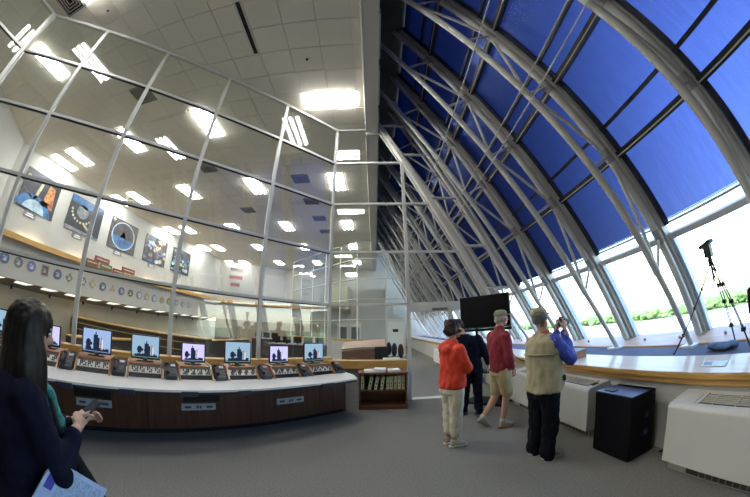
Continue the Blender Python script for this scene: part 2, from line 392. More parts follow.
# front facet with the doorway, ends on the sloping beam
fr = sroot('wall_front', (0, 6.1, 0)); fr['label'] = 'frontal glass partition with the doorway under the sloping beam'
def bx(z): return (H+5.72-z)/1.95           # sloping beam axis at Y 6.1
for z in ZT+[ZC-.035]:
    x1 = max(bx(z)-.08, .02)
    MB().bar((-.97,6.1,z),(x1,6.1,z),.07,.05).build('transom', M_alu, fr)
XM = .735
B((XM-.04,6.06,0),(XM+.04,6.14,H+5.72-1.95*(XM+.1))).build('mullion', M_alu, fr, bevel=.006)
B((-.22,6.07,ZC-.2),(.13,6.14,ZC-.13)).build('beam_shoe', M_steelb, fr)
zs = [.90]+ZT+[ZC-.06]
for j in range(5):
    z0, z1 = zs[j]+.024, zs[j+1]-.024
    xr0, xr1 = bx(z0)-.1, bx(z1)-.1
    pts = [(-.97,6.1,z0),(min(XM-.04, xr0),6.1,z0),(min(XM-.04, xr1),6.1,z1),(-.97,6.1,z1)]
    MB().prism([Vector(p)-Vector((0,.003,0)) for p in pts], (0,.006,0)).build('pane', GLASS, fr)
    if j >= 1 and xr0 > XM+.1:
        pts = [(XM+.04,6.1,z0),(xr0,6.1,z0),(max(xr1, XM+.05),6.1,z1),(XM+.04,6.1,z1)]
        MB().prism([Vector(p)-Vector((0,.003,0)) for p in pts], (0,.006,0)).build('pane', GLASS, fr)
dr = sroot('door_1', (.8, 6.1, 0)); dr['label'] = 'glass doorway in the frontal partition'
B((XM+.04,6.05,1.93),(2.0,6.15,2.085)).build('door_head', M_alu, dr)
B((1.62,6.05,0),(1.72,6.15,1.93)).build('door_jamb', M_alu, dr)
B((XM+.04,6.0,0),(1.62,6.2,.02)).build('threshold', M_alu, dr)
B((1.25,6.03,1.95),(1.6,6.07,2.0)).build('door_closer', mat('closer', (.2,.2,.2), .4, .6), dr)
# ladder frame of the sloping beam at the partition
lf = sroot('trim_2', (2.9, 6.1, 0)); lf['label'] = 'thick sloping beam with rungs at the end of the glass partition'
def P61(g, sl, x): return Vector((x, 6.1, H+g-sl*x))
MB().bar(P61(5.72,1.95,.1), P61(5.72,1.95,2.78), .13, .17, (0,1,0)).build('sloping_beam', M_steelb, lf, bevel=.02)
MB().tube(P61(5.45,1.95,.12), P61(5.45,1.95,2.6), .022).build('rail', M_alu, lf)
MB().tube(P61(7.3,2.0,.45), P61(7.3,2.0,3.3), .05).build('outer_tube', M_steel, lf, smooth='auto')
MB().tube(P61(7.62,2.0,.6), P61(7.62,2.0,3.45), .035).build('outer_tube', M_steel, lf, smooth='auto')
for z in (7.0, 5.97, 4.68, 3.43, 2.4):
    MB().tube((bx(z),6.1,z),((H+7.3-z)/2.0,6.1,z),.035).build('rung', M_steel, lf, smooth='auto')
# ================================================================== slanted window wall
SL = 1.85; GL = 8.4
def pg(g, x, y, sl=SL): return Vector((x, y, H+g-sl*x))
NO = Vector((SL, 0, 1)).normalized()
XT = [1.34, 2.05, 2.73, 3.40, 4.06]
YR = [.82+1.57*k for k in range(-2, 16)]
YR = [y for y in YR if y < YF-.3]
wr = sroot('wall_right', (2.9, 0, 0)); wr['label'] = 'low wall with wooden window counter'
B((2.9,YN,0),(3.02,YF,.80)).build('low_wall', M_wallg, wr)
B((2.86,YN,.73),(2.93,YF,.79)).build('moulding', M_goldwood, wr, bevel=.012)
B((2.83,YN,.79),(2.93,YF,.853)).build('moulding', M_goldwood, wr, bevel=.012)
B((2.84,YN,.80),(3.61,YF,.857)).build('counter_board', M_pale, wr)
B((3.61,YN,.80),(4.40,YF,.85)).build('carpet_strip', M_blueled, wr)
MB().prism([(4.40,YN,.80),(4.40,YN,.875),(4.80,YN,1.0),(4.95,YN,1.0),(4.95,YN,.80)], (0,YF-YN,0)).build('sill_board', M_pale, wr)
B((4.37,YN,.85),(4.40,YF,.872)).build('oak_edge', M_goldwood, wr)
for y in YR[1:8]:
    for q in (.35, 1.1):
        p = Vector((4.6, y+q, .94)); MB().tube(p, p+Vector((-.02,0,.03)), .022, n=8).build('vent_knob', mat('knob', (.25,.18,.14), .5), wr)
# window bays
NW = ['nearest', 'second', 'third', 'fourth', 'fifth', 'sixth', 'seventh', 'eighth', 'ninth', 'tenth', 'eleventh', 'twelfth', 'thirteenth', 'fourteenth', 'fifteenth', 'sixteenth', 'seventeenth']
SHL = ['deep blue roller shade behind the viewer, out of the picture']+['deep blue roller shade at the right edge, nearer than the nearest truss']+['deep blue roller shade between the %s and %s trusses from the right edge' % (NW[k], NW[k+1]) for k in range(15)]
for i, y in enumerate(YR[:-1]):
    y1 = YR[i+1]
    wn = sroot('window_%d' % (i+1), (4.86, y, 1.0)); wn['label'] = 'slanted clear window strip between two trusses'
    a, b = pg(GL, 4.855, y+.09), pg(GL, 4.855, y1-.09); c, d = pg(GL, 4.09, y1-.09), pg(GL, 4.09, y+.09)
    MB().prism([a, b, c, d], NO*.008).build('pane', WGLASS, wn)
    a, b = pg(GL, 4.03, y+.09), pg(GL, 4.03, y1-.09); c, d = pg(GL, 3.97, y1-.09), pg(GL, 3.97, y+.09)
    MB().prism([a, b, c, d], NO*.008).build('pane', WGLASS, wn)
    MB().bar(pg(GL-.06, 4.06, y+.06), pg(GL-.06, 4.06, y1-.06), .085, .1, NO).build('transom', M_steel, wn)
    for yy in (y+.105, y1-.105):
        MB().bar(pg(GL-.05, 4.84, yy), pg(GL-.05, 4.07, yy), .05, .1, NO).build('sash', mat('sash_blue', (.40,.52,.60), .35), wn)
    MB().bar(pg(GL-.05, 4.84, y+.08), pg(GL-.05, 4.84, y1-.08), .05, .06, NO).build('sash', MATS['sash_blue'], wn)
    # blue shade: one sheet per bay, in lengths between the dark purlins
    yc = (y+y1)/2
    sh = thing('roller_shade', SHL[i], 'shade', (4.0, yc, 2.57), 0, 'blue window shades')
    xs = [.80]+XT[:-1]+[3.985]
    for j in range(5):
        a, b = pg(GL, xs[j], y+.05), pg(GL, xs[j], y1-.05); c, d = pg(GL, xs[j+1], y1-.05), pg(GL, xs[j+1], y+.05)
        MB().prism([a, b, c, d], NO*.001).build('film_sheet', FILM, sh)
    MB().bar(pg(GL-.02, 3.99, y+.07), pg(GL-.02, 3.99, y1-.07), .03, .035, NO).build('hem_bar', M_steel, sh)
for x, nm in zip(XT[:-1], range(3, 7)):
    t = sroot('trim_%d' % nm); t['label'] = 'dark horizontal purlin across the blue shades'
    MB().bar(pg(GL-.1, x, YN), pg(GL-.1, x, YF), .10, .1, NO).build('purlin', M_dark, t)
    MB().tube(pg(GL-.2, x-.035, YN), pg(GL-.2, x-.035, YF), .010).build('conduit', M_steel, t)
    MB().bar(pg(GL-.05, x-.18, YN), pg(GL-.05, x-.18, YF), .05, .06, NO).build('thin_purlin', M_dark, t)
# trusses
IG, IS = 6.62, 1.735
OG = 7.95
def inner(x, y): return Vector((x, y, H+IG-IS*x))
def inner_near(p):   # nearest point on the inner chord line
    d = Vector((1, 0, -IS)).normalized(); q = inner(0, p.y); return q+d*((p-q).dot(d))
def truss(y, lab):
    r = thing('window_truss', lab, 'truss', (4.5, y, .86), 0, 'slanted window trusses')
    MB().bar(pg(GL-.1, .75, y), pg(GL-.1, 4.86, y), .15, .16, NO).build('mullion_beam', M_steel, r)
    MB().bar(pg(GL-.02, .75, y-.115), pg(GL-.02, 4.0, y-.115), .08, .05, NO).build('shaded_side_strip', mat('side_shade_navy', (.018,.022,.05), .6), r)  # navy strip whose dark colour stands in for the mullion's shaded side
    MB().tube(pg(OG, .55, y), pg(OG, 4.62, y), .06, n=12).build('outer_chord', M_steel, r, smooth='auto')
    kn = inner(3.62, y); top = inner(.15, y)
    MB().tube(top, kn, .055, n=12).tube(kn, (4.32, y, .88), .045, .04, n=12).build('inner_chord', M_steel, r, smooth='auto')
    node = [pg(OG, x*OG/GL, y) for x in XT]
    foot = [inner_near(p) for p in node]
    foot[4] = kn
    for p, q in zip(node, foot):
        MB().tube(p, q, .024, n=8).build('strut', M_steel, r, smooth='auto')
        MB().tube(p-Vector((.05,0,-.09)), p+Vector((.05,0,-.09)), .068, n=12).build('node_clamp', mat('clamp_grey', (.25,.24,.22), .5), r)
    for i, j in ((1, 0), (1, 2), (3, 2), (3, 4)):
        MB().tube(node[i], foot[j], .028, n=8).build('diagonal', M_steel, r, smooth='auto')
    B((4.16,y-.11,.85),(4.42,y+.11,.88)).build('foot_plate', M_white, r)
    return r
NW = ['nearest', 'second', 'third', 'fourth', 'fifth', 'sixth', 'seventh', 'eighth', 'ninth', 'tenth', 'eleventh', 'twelfth', 'thirteenth', 'fourteenth', 'fifteenth', 'sixteenth', 'seventeenth']
tr0 = truss(YR[0], '')
for i, y in enumerate(YR):
    t = tr0 if i == 0 else copy_tree(tr0)
    t.location.y = y
    t['label'] = ('slanted grey tube truss behind the viewer, seen only in the glass reflection' if i < 1 else 'grey tubular truss beside the viewer, only its reflection in view' if i < 2 else 'grey tubular window truss, %s one counted from the right edge of the picture' % NW[i-2])
for a, lab in ((55.4, 'upper of two close thin wires across the trusses'), (52.4, 'lower of two close thin wires across the trusses'), (68.1, 'single thin wire across the trusses near the dark soffit')):
    x = (IG-.15)/(IS+math.tan(math.radians(a))); z = H+x*math.tan(math.radians(a))
    tag(MB().tube((x,YN,z),(x,YF,z),.011, n=6).build('wire', M_steel), lab, 'wire', 'wires across the trusses')
struct(B((.06,YF,-1.2),(6,YF+.15,8.7)).build('wall_far_right', M_wallg))
# ================================================================== control room beyond the glass
KX = XW/-12.75                                    # measurements were taken on X = -12.75
def zk(z): return H+(z-H)*KX
def wall_seg(name, p, q, z0, z1, m=M_wall, th=.15):
    p, q = Vector((*p, 0)), Vector((*q, 0)); n = (q-p).normalized().cross(Vector((0,0,1)))
    return struct(MB().prism([p+Vector((0,0,z0)), q+Vector((0,0,z0)), q+Vector((0,0,z1)), p+Vector((0,0,z1))], n*th).build(name, m))
W0, W1, W2, W3, W4 = (-7.5, -2.2), (XW, 3.25), (XW, 20.9), (-8.2, 24.55), (.1, 24.55)
ZB = zk(1.93)
wall_seg('wall_near_diagonal', W1, W0, -1.2, 7.0, M_wall)['label'] = 'pale diagonal wall at the far left'
wall_seg('wall_posters', W2, W1, ZB, 7.0, M_wall)['label'] = 'long pale upper wall with posters and emblems'
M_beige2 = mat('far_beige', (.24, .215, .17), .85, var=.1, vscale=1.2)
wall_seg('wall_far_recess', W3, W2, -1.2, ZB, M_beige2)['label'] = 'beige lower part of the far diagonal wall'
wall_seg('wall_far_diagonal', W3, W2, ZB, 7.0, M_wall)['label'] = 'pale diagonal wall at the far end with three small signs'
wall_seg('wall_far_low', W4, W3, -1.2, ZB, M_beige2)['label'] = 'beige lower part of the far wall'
wall_seg('wall_far', W4, W3, ZB, 7.0, M_wall)['label'] = 'pale far wall behind the far glass enclosure'
zr0, zr1 = zk(3.27), zk(3.47)
rl = sroot('trim_7', (XW, 3.3, zr0)); rl['label'] = 'golden oak light rail under the posters'
for p, q in ((W1, W2), (W2, W3), (W3, (-4.0, W3[1]))):
    p, q = Vector((*p, 0)), Vector((*q, 0)); d = (q-p).normalized(); n = d.cross(Vector((0,0,1)))
    MB().prism([p+Vector((0,0,zr0)), p+n*.34+Vector((0,0,zr0)), p+n*.34+Vector((0,0,zr1)), p+n*.28+Vector((0,0,zr1)), p+n*.28+Vector((0,0,zr0+.05)), p+Vector((0,0,zr0+.05))], q-p).build('oak_trough', M_goldwood, rl)
M_cove = emis('cove_tube', (1, .93, .78), 22)
for i, y in enumerate((5.0, 7.6, 10.2, 12.8, 15.4, 18.0)):
    MB().tube((XW+.14,y-.55,zr0+.1),(XW+.14,y+.55,zr0+.1),.02, n=8).build('cove_tube', M_cove, rl)
# soffit and recessed lower wall under the emblems
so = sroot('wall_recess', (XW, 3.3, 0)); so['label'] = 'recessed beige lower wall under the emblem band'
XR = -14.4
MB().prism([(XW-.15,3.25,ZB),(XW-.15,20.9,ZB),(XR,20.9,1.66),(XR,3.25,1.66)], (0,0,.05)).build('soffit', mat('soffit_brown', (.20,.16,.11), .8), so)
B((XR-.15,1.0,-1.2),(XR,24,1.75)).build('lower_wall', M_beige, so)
M_cof = emis('coffer_light', (1, .93, .76), 1.1)
sl_ = (ZB-1.66)/(XW-.15-XR)
for i in range(13):
    y = 3.6+1.32*i
    for x0, x1 in ((XW-.22, XW-.55),):
        z = lambda x: ZB-(XW-.15-x)*sl_-.012
        MB().prism([(x0,y,z(x0)),(x0,y+.8,z(x0)),(x1,y+.55,z(x1)),(x1,y,z(x1))], (0,0,.01)).build('coffer_panel', M_cof, so)
for i in range(8):
    y = 5+2.0*i
    l = bpy.data.lights.new('wall_spot', 'SPOT'); l.energy = 70; l.color = (1, .86, .6); l.spot_size = 1.3; l.spot_blend = .8; l.shadow_soft_size = .05
    r = thing('wall_spotlight', '%s small downlight in front of the beige lower wall' % NW[i], 'spotlight', (XR+.3, y, 1.62), 0, 'downlights on the lower wall')
    MB().tube((XR+.3,y,1.56),(XR+.3,y,1.72),.05).build('can', M_blackm, r)
    o = bpy.data.objects.new('bulb', l); COL.objects.link(o); o.parent = r; o.location = (0, 0, -.07); o.rotation_euler = (0, math.radians(-18), 0)
# --- posters with caption plaques (Y ranges on the wall)
PO = [(3.83, 5.64), (6.3, 8.3), (8.9, 10.87), (11.58, 13.54), (14.18, 16.12)]
PL = ['first large poster from the left, rockets glowing over a blue planet', 'second poster from the left, pale arc of dots over dark blue', 'square poster with a round blue planet emblem', 'poster of a crowded collage crossed by a violet ribbon', 'rightmost poster, teal and cream collage']
c_sp = mat('print_space', (.012, .016, .03), .4, var=.5, vscale=3); c_bl = mat('print_blue', (.03, .11, .28), .4, var=.6, vscale=3); c_ice = mat('print_ice', (.36, .50, .60), .4, var=.4, vscale=4)
c_or = mat('print_orange', (.36, .15, .05), .4, var=.6, vscale=8); c_cr = mat('print_cream', (.45, .41, .28), .4, var=.5, vscale=9); c_gy = mat('print_grey', (.15, .16, .18), .4, var=.5, vscale=5)
c_vi = mat('print_violet', (.20, .17, .44), .4, var=.3, vscale=5); c_te = mat('print_teal', (.05, .19, .24), .4, var=.6, vscale=5); c_dk = mat('print_dark', (.05, .045, .05), .4, var=.6, vscale=6)
PM = [c_sp, c_bl, c_ice, c_or, c_cr, c_gy, c_vi, c_te, c_dk]
def disc(m, cy_, cz, ry, rz_, x, mi, n=20, a0=0, a1=2*math.pi, hole=0):
    if hole:
        for i in range(n):
            t0, t1 = a0+(a1-a0)*i/n, a0+(a1-a0)*(i+1)/n
            m.add([(x,cy_+ry*math.cos(t0),cz+rz_*math.sin(t0)),(x,cy_+ry*math.cos(t1),cz+rz_*math.sin(t1)),(x,cy_+ry*hole*math.cos(t1),cz+rz_*hole*math.sin(t1)),(x,cy_+ry*hole*math.cos(t0),cz+rz_*hole*math.sin(t0))], [(0,1,2,3)], mi)
    else:
        m.add([(x,cy_+ry*math.cos(a0+(a1-a0)*i/n),cz+rz_*math.sin(a0+(a1-a0)*i/n)) for i in range(n)], [list(range(n))], mi)
for i, (y0, y1) in enumerate(PO):
    y0, y1 = y0*KX, y1*KX; z0, z1 = zk(4.5), zk(6.03)
    r = thing('poster', PL[i], 'poster', (XW+.01, (y0+y1)/2, z0), 0, 'mission posters')
    B((XW+.01,y0,z0),(XW+.04,y1,z1)).build('panel', [c_sp, c_sp, c_dk, c_dk, c_sp][i], r)
    m = MB(); W_, Hh = y1-y0, z1-z0; X = XW+.042; P = lambda u, v: (X, y0+u*W_, z0+v*Hh)
    rnd = random.Random(i)
    if i == 0:
        disc(m, y0+.42*W_, z0-.0*Hh, .5*W_, .42*Hh, X, 1, 24, 0, math.pi); disc(m, y0+.45*W_, z0+.0*Hh, .3*W_, .3*Hh, X+.001, 2, 20, 0, math.pi)
        m.add([P(.36,.3),P(.46,.36),P(.56,.9),P(.50,.92)], [(0,1,2,3)], 4); m.add([P(.62,.3),P(.92,.34),P(.86,.8),P(.70,.84)], [(0,1,2,3)], 3)
        m.add([P(.04,.5),P(.1,.48),P(.34,.32),P(.3,.3)], [(0,1,2,3)], 5); m.add([P(.55,.28),P(.93,.22),P(.9,.36),P(.6,.38)], [(0,1,2,3)], 3)
        disc(m, y0+.1*W_, z0+.75*Hh, .06*W_, .1*Hh, X, 4, 10)
    elif i == 1:
        m.add([P(0,.82),P(.5,.72),P(1,.95),P(1,1),P(0,1)], [(0,1,2,3,4)], 1); disc(m, y0+.4*W_, z0+.62*Hh, .17*W_, .2*Hh, X, 5, 14)
        for q in range(11):
            t = math.pi*(1.0+q/10); disc(m, y0+(.4+.30*math.cos(t))*W_, z0+(.6+.3*math.sin(t))*Hh, .03*W_, .04*Hh, X+.001, 4, 8)
        m.add([P(.45,.3),P(.5,.34),P(.85,.08),P(.78,.05)], [(0,1,2,3)], 4); m.add([P(0,0),P(1,0),P(1,.06),P(0,.12)], [(0,1,2,3)], 5)
    elif i == 2:
        disc(m, y0+.5*W_, z0+.5*Hh, .42*W_, .46*Hh, X, 8, 28); disc(m, y0+.5*W_, z0+.46*Hh, .38*W_, .38*Hh, X+.001, 1, 24, math.pi, 2*math.pi); disc(m, y0+.5*W_, z0+.5*Hh, .42*W_, .46*Hh, X+.002, 2, 28, hole=.92)
        m.add([P(.38,.45),P(.62,.4),P(.58,.5),P(.5,.66)], [(0,1,2,3)], 4); disc(m, y0+.08*W_, z0+.92*Hh, .05*W_, .05*Hh, X, 4, 10)
    else:
        for q in range(34):
            u, v = rnd.uniform(.06, .94), rnd.uniform(.06, .94); s_ = rnd.uniform(.04, .1)
            disc(m, y0+u*W_, z0+v*Hh, s_*W_, s_*Hh, X+.0002*q, rnd.choice([4, 5, 2, 1, 4, 8, 3] if i == 3 else [4, 7, 2, 7, 5, 1]), rnd.choice([4, 5, 7]))
        if i == 3:
            for q in range(14):
                u = q/14; f = lambda t: .52+.14*math.sin(t*6.5)
                m.add([(X+.012,y0+u*W_,z0+(f(u)-.02)*Hh),(X+.012,y0+(u+.075)*W_,z0+(f(u+.075)-.02)*Hh),(X+.012,y0+(u+.075)*W_,z0+(f(u+.075)+.03)*Hh),(X+.012,y0+u*W_,z0+(f(u)+.03)*Hh)], [(0,1,2,3)], 6)
    m.build('print', PM, r)
    yc = y0+.42*W_
    r = thing('caption_plaque', 'small dark caption plaque under the %s' % ['rocket poster', 'poster with the arc of dots', 'round emblem poster', 'violet ribbon poster', 'teal collage poster'][i], 'plaque', (XW, yc, zk(4.25)), 0, 'poster captions')
    B((XW,yc-.3,zk(4.25)),(XW+.03,yc+.3,zk(4.45))).build('plate', c_gy, r)
    m = MB()
    for q in (0, 1): m.box((XW+.03,yc-.2+.05*q,zk(4.29)+.08*q),(XW+.034,yc+.2-.05*q,zk(4.29)+.08*q+.045))
    m.build('caption_line', M_paper, r)
# dark red and green name blocks on the rail
for (x, y, w_, h_), c, lab in (((102, 260.3, .95, .2), (.16,.03,.03), 'dark red name block standing on the rail, left one'), ((128, 271, .95, .2), (.18,.035,.03), 'dark red name block standing on the rail, right one'),
                             ((92, 262.5, .75, .2), (.14,.05,.04), 'brown red name block on the rail front'), ((106, 267, .75, .2), (.10,.11,.06), 'olive green name block on the rail front'), ((118, 272, .75, .2), (.17,.04,.035), 'red name block on the rail front between the two raised ones')):
    xx = XW+.36 if 'front' in lab else XW+.30
    p = atX(x, y, xx)
    r = thing('name_block', lab, 'sign', (xx, p.y, p.z), 0, 'name blocks on the oak rail')
    B((xx,p.y-w_/2,p.z-.13),(xx+.05,p.y+w_/2,p.z+.13)).build('block', mat('block_%g' % x, c, .5, var=.3, vscale=14), r, bevel=.008)
    B((xx+.05,p.y-w_*.4,p.z-.02),(xx+.053,p.y+w_*.4,p.z+.03)).build('lettering', c_cr, r)
# --- emblem plaques along the band
PX = [(4.8,256.5),(18.5,261.4),(31.4,265.4),(45,269.9),(57.6,273.8),(69.2,277),(82.4,281.2),(92.5,283.4),(102.6,286.3),(112.1,289.3),(121.4,290.9),(130.2,293.3),(139.1,295.4),(146.3,297.5),(153.9,299.1),(161.6,301),(168.5,302.8),(176.1,304.2),(182,305.5),(188.1,307)]
SH = 'o o o s o k h d o t o o o h o o o o k v'.split()
EC = [(.10,.16,.36),(.14,.17,.19),(.16,.18,.40),(.10,.09,.13),(.08,.13,.38),(.16,.20,.19),(.2,.2,.22),(.38,.34,.20),(.12,.16,.30),(.42,.28,.33),(.16,.16,.42),(.09,.10,.10),(.38,.42,.46),(.32,.30,.16),(.30,.36,.48),(.27,.26,.16),(.28,.28,.22),(.26,.28,.40),(.22,.24,.22),(.30,.31,.34)]
E2 = [(.5,.6,.7),(.5,.5,.45),(.55,.55,.6),(.5,.35,.15),(.6,.5,.1),(.5,.5,.3)]
CN = ['blue', 'charcoal', 'indigo', 'black rectangular', 'navy and yellow', 'olive cross shaped', 'grey hexagonal', 'tan diamond shaped', 'blue grey', 'pink triangular', 'violet', 'near black', 'pale ringed', 'khaki hexagonal', 'pale blue', 'mustard', 'khaki', 'slate blue', 'green grey cross shaped', 'small pale shield shaped']
for i, (px, py) in enumerate(PX):
    p = atX(px, py, XW); z = zk(2.56)
    r = thing('mission_emblem', '%s mission emblem on the wall band, number %d from the left' % (CN[i], i+1), 'emblem', (XW, p.y, z), 0, 'mission emblems on the wall band')
    sh = SH[i]; n = {'o': 24, 's': 4, 'k': 8, 'h': 6, 'd': 4, 't': 3, 'v': 5}[sh]; a0 = {'s': math.pi/4, 't': math.pi/2, 'v': -math.pi/2}.get(sh, 0)
    rad = lambda s_: [(XW, p.y+(.21 if sh != 's' else .26)*s_*math.cos(a0+2*math.pi*k/n)*(.7 if sh == 'k' and k % 2 else 1), z+(.21 if sh != 's' else .32)*s_*math.sin(a0+2*math.pi*k/n)*(.7 if sh == 'k' and k % 2 else 1)) for k in range(n)]
    MB().prism(rad(1), (.03,0,0)).build('plaque', mat('emblem_rim_%d' % (i % 4), [(.10,.11,.13),(.2,.2,.2),(.12,.13,.25),(.3,.3,.26)][i % 4], .4), r)
    MB().prism([Vector(q)+Vector((.03,0,0)) for q in rad(.82)], (.006,0,0)).build('field', mat('emblem_%d' % i, EC[i], .4, var=.3, vscale=12), r)
    m = MB(); X = XW+.0375
    rnd = random.Random(40+i); u = rnd.uniform(-.04, .04)
    m.add([(X,p.y-.10+u,z-.08),(X,p.y+.02+u,z-.10),(X,p.y+.08+u,z+.11)], [(0,1,2)]); disc(m, p.y+.05+u, z-.04, .05, .05, X, 0, 8); disc(m, p.y-.05+u, z+.07, .035, .035, X, 0, 6)
    m.build('figure', mat('emblem_fig_%d' % (i % 6), E2[i % 6], .4), r)
# --- three small signs on the far diagonal wall
p2, p3 = Vector((*W2, 0)), Vector((*W3, 0)); dd = (p3-p2).normalized(); nn = dd.cross(Vector((0,0,1))); cc = nn.dot(p2)
for k, (x0, x1, y) in enumerate(((230.5, 244, 268.7), (229.5, 242.5, 276.6), (230.5, 239.7, 284.0))):
    a, b = hit(x0, y, nn, cc+.01), hit(x1, y+.4, nn, cc+.01); zc = a.z
    a.z = b.z = zc
    r = thing('wall_sign', ['top grey brown banner of three small far wall signs', 'middle red banner of three small far wall signs', 'bottom short red banner of three small far wall signs'][k], 'sign', (a+b)/2, 0, 'three far wall signs')
    MB().prism([a-Vector((0,0,.16)), b-Vector((0,0,.16)), b+Vector((0,0,.16)), a+Vector((0,0,.16))], nn*.03).build('board', mat('banner_%d' % k, [(.24,.22,.18),(.38,.20,.18),(.36,.17,.16)][k], .6, var=.2, vscale=5), r)
    m = MB()
    for q in range(7):
        t = (q+.15)/7; e = a.lerp(b, t); f = a.lerp(b, t+.08)
        m.prism([e+nn*.03+Vector((0,0,-.09)), f+nn*.03+Vector((0,0,-.09)), f+nn*.03+Vector((0,0,.09)), e+nn*.03+Vector((0,0,.09))], nn*.004)
    m.build('lettering', c_dk if k == 0 else mat('banner_letter', (.12,.03,.03), .6), r)
# --- console rows and parapets seen through the glass
M_cons = mat('console_brown', (.03, .024, .018), .6, var=.2, vscale=2)
def parapet(name, label, pts, zt, zb, th=.5, cap=True):
    r = thing(name, label, 'console row', (pts[0][0], pts[0][1], -1.0))
    m = MB(); c = MB()
    for a, b in zip(pts, pts[1:]):
        a, b = Vector((*a, 0)), Vector((*b, 0)); n = (b-a).normalized().cross(Vector((0,0,1)))*th
        m.prism([a+Vector((0,0,-1)), b+Vector((0,0,-1)), b+Vector((0,0,zt)), a+Vector((0,0,zt))], n)
        c.prism([a+n*-.08+Vector((0,0,zt)), b+n*-.08+Vector((0,0,zt)), b+n*-.08+Vector((0,0,zt+.04)), a+n*-.08+Vector((0,0,zt+.04))], n*1.16)
    m.build('body', M_cons, r); c.build('oak_cap', M_goldwood, r)
    return r
parapet('console_row', 'long dark console row with an oak cap in the middle of the control room', [(-9.2, 19.5), (-9.2, 5.6)], .50, 0)
z8 = .95
a, b = atZ(72, 315.6, z8), atZ(205, 338.5, z8)
pr = parapet('console_row', 'dark slanting console row nearest the beige recessed wall', [(b.x, b.y), (a.x, a.y)], z8-.04, 0, .6)
ab = (a-b).normalized(); nb = ab.cross(Vector((0,0,1)))
for dz in (.26, .55):
    s_ = b-nb*.012; e_ = a-nb*.012
    MB().prism([Vector((s_.x,s_.y,z8-dz)), Vector((e_.x,e_.y,z8-dz)), Vector((e_.x,e_.y,z8-dz+.035)), Vector((s_.x,s_.y,z8-dz+.035))], nb*.02).build('oak_stripe', M_goldwood, pr)
# lower dark consoles with screens in the middle of the room
for k, (x0, x1, y, zt, lab) in enumerate(((-7.6, -5.6, 16.5, .78, 'dark console bench with flat screens far back, left one'), (-5.2, -2.4, 13.2, .72, 'dark console bench with flat screens nearer the far enclosure'))):
    r = thing('console_bench', lab, 'console', ((x0+x1)/2, y, -1.0))
    B((x0,y,-1.0),(x1,y+.8,zt)).build('body', M_cons, r); B((x0-.05,y-.08,zt),(x1+.05,y+.85,zt+.04)).build('top', mat('bench_grey', (.16,.15,.14), .5), r)
    n_ = int((x1-x0)/.55)
    for j in range(n_):
        xx = x0+.1+j*.55; sc_o = B((xx,y+.3,zt+.1),(xx+.42,y+.35,zt+.40)).build('screen', M_black, r); B((xx+.17,y+.32,zt+.04),(xx+.25,y+.36,zt+.1)).build('screen_stand', M_black, r)
ex = thing('exit_sign', 'small glowing green exit sign beyond the glass', 'sign', atY(196, 338, 14.0))
pe = atY(196, 338, 14.0)
B((pe.x-.15,pe.y,pe.z-.1),(pe.x+.15,pe.y+.04,pe.z+.1)).build('lit_face', emis('exit_green', (.25, .9, .35), 1.2), ex)
B((pe.x-.17,pe.y+.04,pe.z-.12),(pe.x+.17,pe.y+.1,pe.z+.12)).build('box', M_blackm, ex)
B((pe.x-.03,pe.y+.05,-1.0),(pe.x+.03,pe.y+.09,pe.z-.12)).build('post', M_blackm, ex)
# control room projector-like black box on the wall and ceiling cameras
# --- far glass enclosure, mirror image of the gallery
YM = 22.1
FP = [(x, YM-y) for x, y in MP]
glazing('wall_far_enclosure', FP, .965, label='far white framed glass enclosure')
ff = sroot('wall_far_front', (0, 16, 0)); ff['label'] = 'frontal part of the far glass enclosure with a white door'
for z in ZT+[ZC-.035]: MB().bar((-.97,16,z),(max(.2, bx(z)-.1),16,z),.07,.06).build('transom', M_alu, ff)
B((.62,15.96,0),(.70,16.04,5.2)).build('mullion', M_alu, ff)
MB().bar((.1,16,H+5.72-.195),(2.9,16,H+5.72-1.95*2.9),.13,.17,(0,1,0)).build('sloping_beam', M_steelb, ff)
B((-1.05,15.94,0),(.62,16.06,.87)).build('low_wall', M_wallg, ff); B((-1.06,15.9,.87),(.62,16.1,.97)).build('oak_sill', M_goldwood, ff)
a_, z_ = Vector((*FP[0], 0)), Vector((*FP[-1], 0)); nF = Vector((-1, -1, 0)).normalized()
MB().prism([a_-nF*.06-Vector((0,0,1)), a_+nF*.06-Vector((0,0,1)), z_+nF*.06-Vector((0,0,1)), z_-nF*.06-Vector((0,0,1))], (0,0,1.87)).build('low_wall', M_wallg, ff)
MB().prism([a_-nF*.1+Vector((0,0,.87)), a_+nF*.1+Vector((0,0,.87)), z_+nF*.1+Vector((0,0,.87)), z_-nF*.1+Vector((0,0,.87))], (0,0,.1)).build('oak_sill', M_goldwood, ff)
dr2 = sroot('door_2', (.7, 16, 0)); dr2['label'] = 'white door of the far enclosure with a small dark sign'
B((.72,15.97,0),(1.62,16.03,1.95)).build('leaf', M_white, dr2); B((.70,15.95,1.95),(1.66,16.05,2.08)).build('head', M_alu, dr2)
B((1.0,15.955,1.38),(1.32,15.97,1.54)).build('sign_plate', M_blackm, dr2); B((1.62,15.95,0),(1.70,16.05,1.95)).build('jamb', M_alu, dr2)
dr3 = sroot('door_3', (-1.6, 21.4, 0)); dr3['label'] = 'white double door with dark panes inside the far enclosure'
struct(B((-4.2,21.45,-1),(.9,21.6,4.6)).build('wall_inner', M_wall))
for k in (0, 1):
    x0 = -2.9+k*.95; lf_ = B((x0,21.4,0),(x0+.9,21.45,1.95)).build('leaf', M_white, dr3)
    B((x0+.15,21.385,.75),(x0+.75,21.4,1.7)).build('pane', mat('door_pane', (.10,.11,.12), .2), lf_)
B((-3.0,21.38,1.95),(-.95,21.45,2.1)).build('head', M_alu, dr3)
